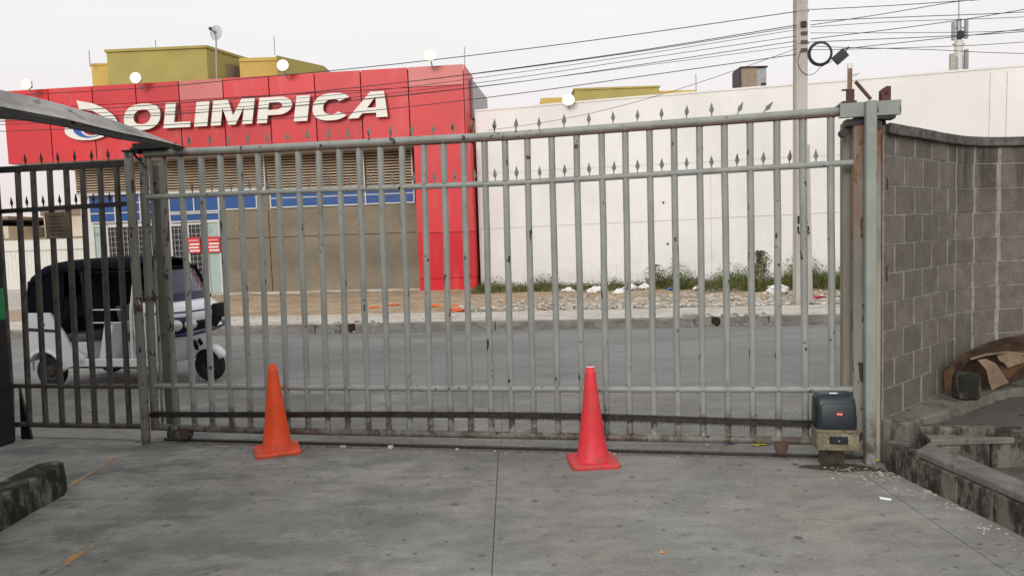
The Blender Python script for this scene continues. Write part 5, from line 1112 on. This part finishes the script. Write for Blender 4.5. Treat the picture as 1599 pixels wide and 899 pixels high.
def bush(x_, y_, h_, w_, n, lab):
    global V, Fc
    V = []; Fc = []; t = thing('weed_bush', lab, 'bush', WORLD, (x_, y_, .15)); 
    st = MB()
    for k in range(9):
        an = random.uniform(0, 6.28); tp = (x_+w_*.6*math.cos(an)*random.random(), y_+w_*.4*math.sin(an), .15+h_*random.uniform(.6, .98)); st.tube([(x_+.03*math.cos(an), y_, .13), ((x_+tp[0])/2, (y_+tp[1])/2, .15+h_*.45), tp], [.008, .006, .003], 5)
    st.build('stem', 'drygrass', t)
    for k in range(n):
        u = random.random()**1.25; an = random.uniform(0, 6.28); rr = w_*(1.0-.62*u+.18*math.sin(u*11+an*2))*math.sqrt(random.random())
        cl = .75+.25*math.sin(an*3+u*9); leafc(x_+rr*cl*math.cos(an), y_+rr*.8*math.sin(an), .15+h_*u, random.uniform(.03, .065))
    mm = MB(); mm.add(V, Fc); mm.build('foliage', 'leaf', t, kind='stuff')
bush(5.85, 17.0, .95, .46, 3600, 'tallest weed bush against the white wall, left of the utility pole')
bush(6.75, 17.0, .62, .42, 1900, 'leafy weed bush directly behind the utility pole')
bush(3.75, 18.9, .62, .5, 1600, 'low leafy bush at the middle of the white wall')
bush(7.9, 16.8, .6, .5, 1700, 'weed bush right of the utility pole at the white wall')
V = []; Fc = []
for k in range(2600):
    x_ = random.uniform(-9, 7); y_ = random.uniform(yb(x_)+.4, 20.8-.1*x_) ; 
    if math.sin(x_*1.7)*math.sin(y_*1.3+x_) < -.1: continue
    blade(x_, y_, .14, random.uniform(.02, .07), random.uniform(.02, .06), .006)
m = MB(); m.add(V, Fc); o = m.build('dry_grass', 'drygrass'); tag(o, 'thin dry grass on the dirt verge before the buildings', 'grass'); o['kind'] = 'stuff'
# rubble chips
def rock(m, x_, y_, z_, r_, flat=.6):
    vs = []
    for k in range(8):
        a = Vector((1 if k & 1 else -1, 1 if k & 2 else -1, 1 if k & 4 else 0)); vs.append((x_+a.x*r_*random.uniform(.5, 1), y_+a.y*r_*random.uniform(.5, 1), z_+a.z*r_*flat*random.uniform(.6, 1.2)-.003))
    m.add(vs, [(0, 2, 3, 1), (4, 5, 7, 6), (0, 1, 5, 4), (2, 6, 7, 3), (0, 4, 6, 2), (1, 3, 7, 5)])
m = MB()
for k in range(3200):
    x_ = random.uniform(-1.2, 9); y_ = yb(x_)+.05+abs(random.gauss(0, 1))*1.3
    if x_ < 1 and random.random() < .5: continue
    rock(m, x_, y_, .15, random.uniform(.012, .065))
for k in range(260): x_ = random.uniform(-8, 9); rock(m, x_, yk(x_)+random.uniform(.3, 2.0), .15, random.uniform(.006, .022))
o = m.build('rubble', 'stone'); tag(o, 'pale stone chips and rubble scattered over the dirt verge', 'rubble'); o['kind'] = 'stuff'
m = MB()
for k in range(500):
    x_ = random.uniform(-1, 9); rock(m, x_, yb(x_)+abs(random.gauss(0, 1))*1.2, .15, random.uniform(.012, .04), .3)
o = m.build('dead_leaves', 'carddark'); tag(o, 'dry dark leaves and twigs scattered over the dirt verge', 'leaf litter'); o['kind'] = 'stuff'
m = MB()
for k in range(150):
    s_ = random.uniform(0, 6.0); p = GATE.w((s_, random.choice([random.uniform(-.02, .06), random.uniform(.15, .3)]), 0)); rock(m, p.x, p.y, 0, random.uniform(.003, .010))
for k in range(220):
    u = random.random(); p = GATE.w((5.3+.75*random.random(), -.12-abs(random.gauss(0, .16)), 0)); rock(m, p.x, p.y, 0, random.uniform(.003, .013))
for k in range(90):
    y_ = random.uniform(3.4, 4.7); x_ = kx(y_)-abs(random.gauss(0, .10))-.01; rock(m, x_, y_, 0, random.uniform(.003, .010))
for k in range(160): rock(m, random.uniform(-3, 2.4), random.uniform(2.3, 5.5), 0, random.uniform(.002, .004))
o = m.build('grit', 'stone'); tag(o, 'pale grit and plaster crumbs along the gate track and kerb', 'grit'); o['kind'] = 'stuff'
for x_, y_, r_, lab in ((-1.402, 5.70, .030, 'larger pale stone by the track, right of the orange cone'), (-1.009, 5.655, .024, 'small rounded stone by the track, second right of the orange cone'), (-.469, 5.54, .016, 'little whitish stone by the track left of the slab joint'), (.239, 5.14, .016, 'flat pale stone chip left of the red cone'), (.715, 5.288, .020, 'pale pebble right behind the red cone'), (2.545, 4.45, .028, 'broken plaster lump at the foot of the right kerb'), (2.50, 4.32, .024, 'second plaster lump, further down the right kerb'), (2.385, 4.66, .020, 'pale crumb of plaster under the gate post'), (1.45, 5.44, .014, 'small stone chip on the apron, beyond the rail')):
    m = MB(); rock(m, x_, y_, 0, r_, .8); rock(m, x_+r_*.7, y_-.3*r_, 0, r_*.6, .7); tag(m.build('stone', 'stone', bevel=r_*.2), lab, 'stone', 'loose stones on the driveway')
def crumple(x_, y_, z_, r_, mat, name, lab, cat, h=.5, g_=None, el=1.4):
    vv = []; ff = []; n = 12; rg = 5
    for j in range(rg+1):
        for k in range(n):
            a_ = k/n*6.2832; rr = r_*math.cos(j/rg*1.45)*random.uniform(.5, 1.25); vv.append((x_+rr*el*math.cos(a_), y_+rr*math.sin(a_), z_+.002+r_*h*math.sin(j/rg*1.5)*random.uniform(.55, 1.2)))
    for j in range(rg):
        for k in range(n): ff.append((j*n+k, j*n+(k+1) % n, (j+1)*n+(k+1) % n, (j+1)*n+k))
    ff.append(tuple(rg*n+k for k in range(n))); m = MB(); m.add(vv, ff); return tag(m.build(name, mat), lab, cat, g_)
for i, (x_, y_, r_, lab) in enumerate(((1.44, 18.6, .16, 'small white plastic bag at the left in the weeds'), (2.10, 18.2, .22, 'wide white plastic bag in the weeds, left of the cluster'), (2.62, 17.7, .15, 'pointed white plastic bag at the front of the weeds'), (3.02, 18.5, .22, 'crumpled white plastic bag at the middle of the weeds'), (3.45, 18.7, .20, 'crumpled white plastic bag behind the red cone'), (4.62, 18.0, .13, 'small flat white bag left of the tall bush'), (5.98, 16.3, .30, 'large white plastic bag lying left of the utility pole foot'))):
    crumple(x_, y_, .16, r_*.72, 'plastic', 'plastic_bag', lab, 'plastic bag', .9, 'white plastic bags in the weeds')
for x_, y_, r_, lab in ((-2.72, 16.5, .15, 'orange scrap on the verge, upper one left of centre'), (-3.07, 15.95, .15, 'orange scrap on the verge, leftmost'), (-1.70, 15.9, .16, 'orange scrap on the verge in front of the red column left side'), (-1.14, 14.75, .26, 'largest orange scrap, on the sidewalk before the red column'), (-1.2, 15.7, .14, 'orange scrap just behind the largest one'), (-.6, 15.7, .14, 'orange scrap on the verge, rightmost')):
    crumple(x_, y_, .15, r_*.8, 'orangelitter', 'orange_scrap', lab, 'litter', .28, 'orange scraps on the verge', 1.2)
crumple(6.25, 14.75, .15, .17, 'pink', 'wrapper', 'magenta wrapper lying right of the utility pole foot', 'litter', .4)
crumple(4.05, 18.2, .15, .12, 'bluelitter', 'wrapper', 'dull blue scrap in the weeds right of the bags', 'litter', .5)
m = MB(); m.add([(1.58, 5.43, .006), (1.70, 5.47, .008), (1.68, 5.505, .02), (1.60, 5.47, .016)], [(0, 1, 2, 3)]); o = m.build('wrapper', 'bluelitter'); s_ = o.modifiers.new('s', 'SOLIDIFY'); s_.thickness = .003; tag(o, 'blue and white wrapper on the apron left of the motor', 'litter')
m = MB(); m.add([(2.165, 4.235, .003), (2.215, 4.205, .003), (2.225, 4.213, .010), (2.17, 4.25, .012)], [(0, 1, 2, 3)]); o = m.build('paper_scrap', 'plastic'); s_ = o.modifiers.new('s', 'SOLIDIFY'); s_.thickness = .002; tag(o, 'folded white paper scrap on the driveway below the motor', 'litter')
m = MB(); m.add([(.71, 3.60, .004), (.738, 3.603, .004), (.725, 3.628, .007)], [(0, 1, 2)]); o = m.build('leaf', 'amber'); s_ = o.modifiers.new('s', 'SOLIDIFY'); s_.thickness = .001; tag(o, 'single yellow leaf on the driveway, bottom centre right', 'leaf')
crumple(1.86, 5.42, 0, .035, 'yellow', 'wrapper', 'bright yellow scrap by the gate roller', 'litter', .5, None, 2.2)
crumple(2.48, 4.93, 0, .022, 'yellow', 'wrapper', 'small yellow scrap between the guide post and the kerb', 'litter', .8)
m = MB(); 
for k in range(7): a_ = 3.62+.06*k; m.bar((a_, 5.12+.02*math.sin(k*2), .242), (a_+.07, 5.10+.02*math.cos(k), .245), .006, .005)
tag(m.build('twig', 'black'), 'dark twig lying on the planter ground at right', 'twig')
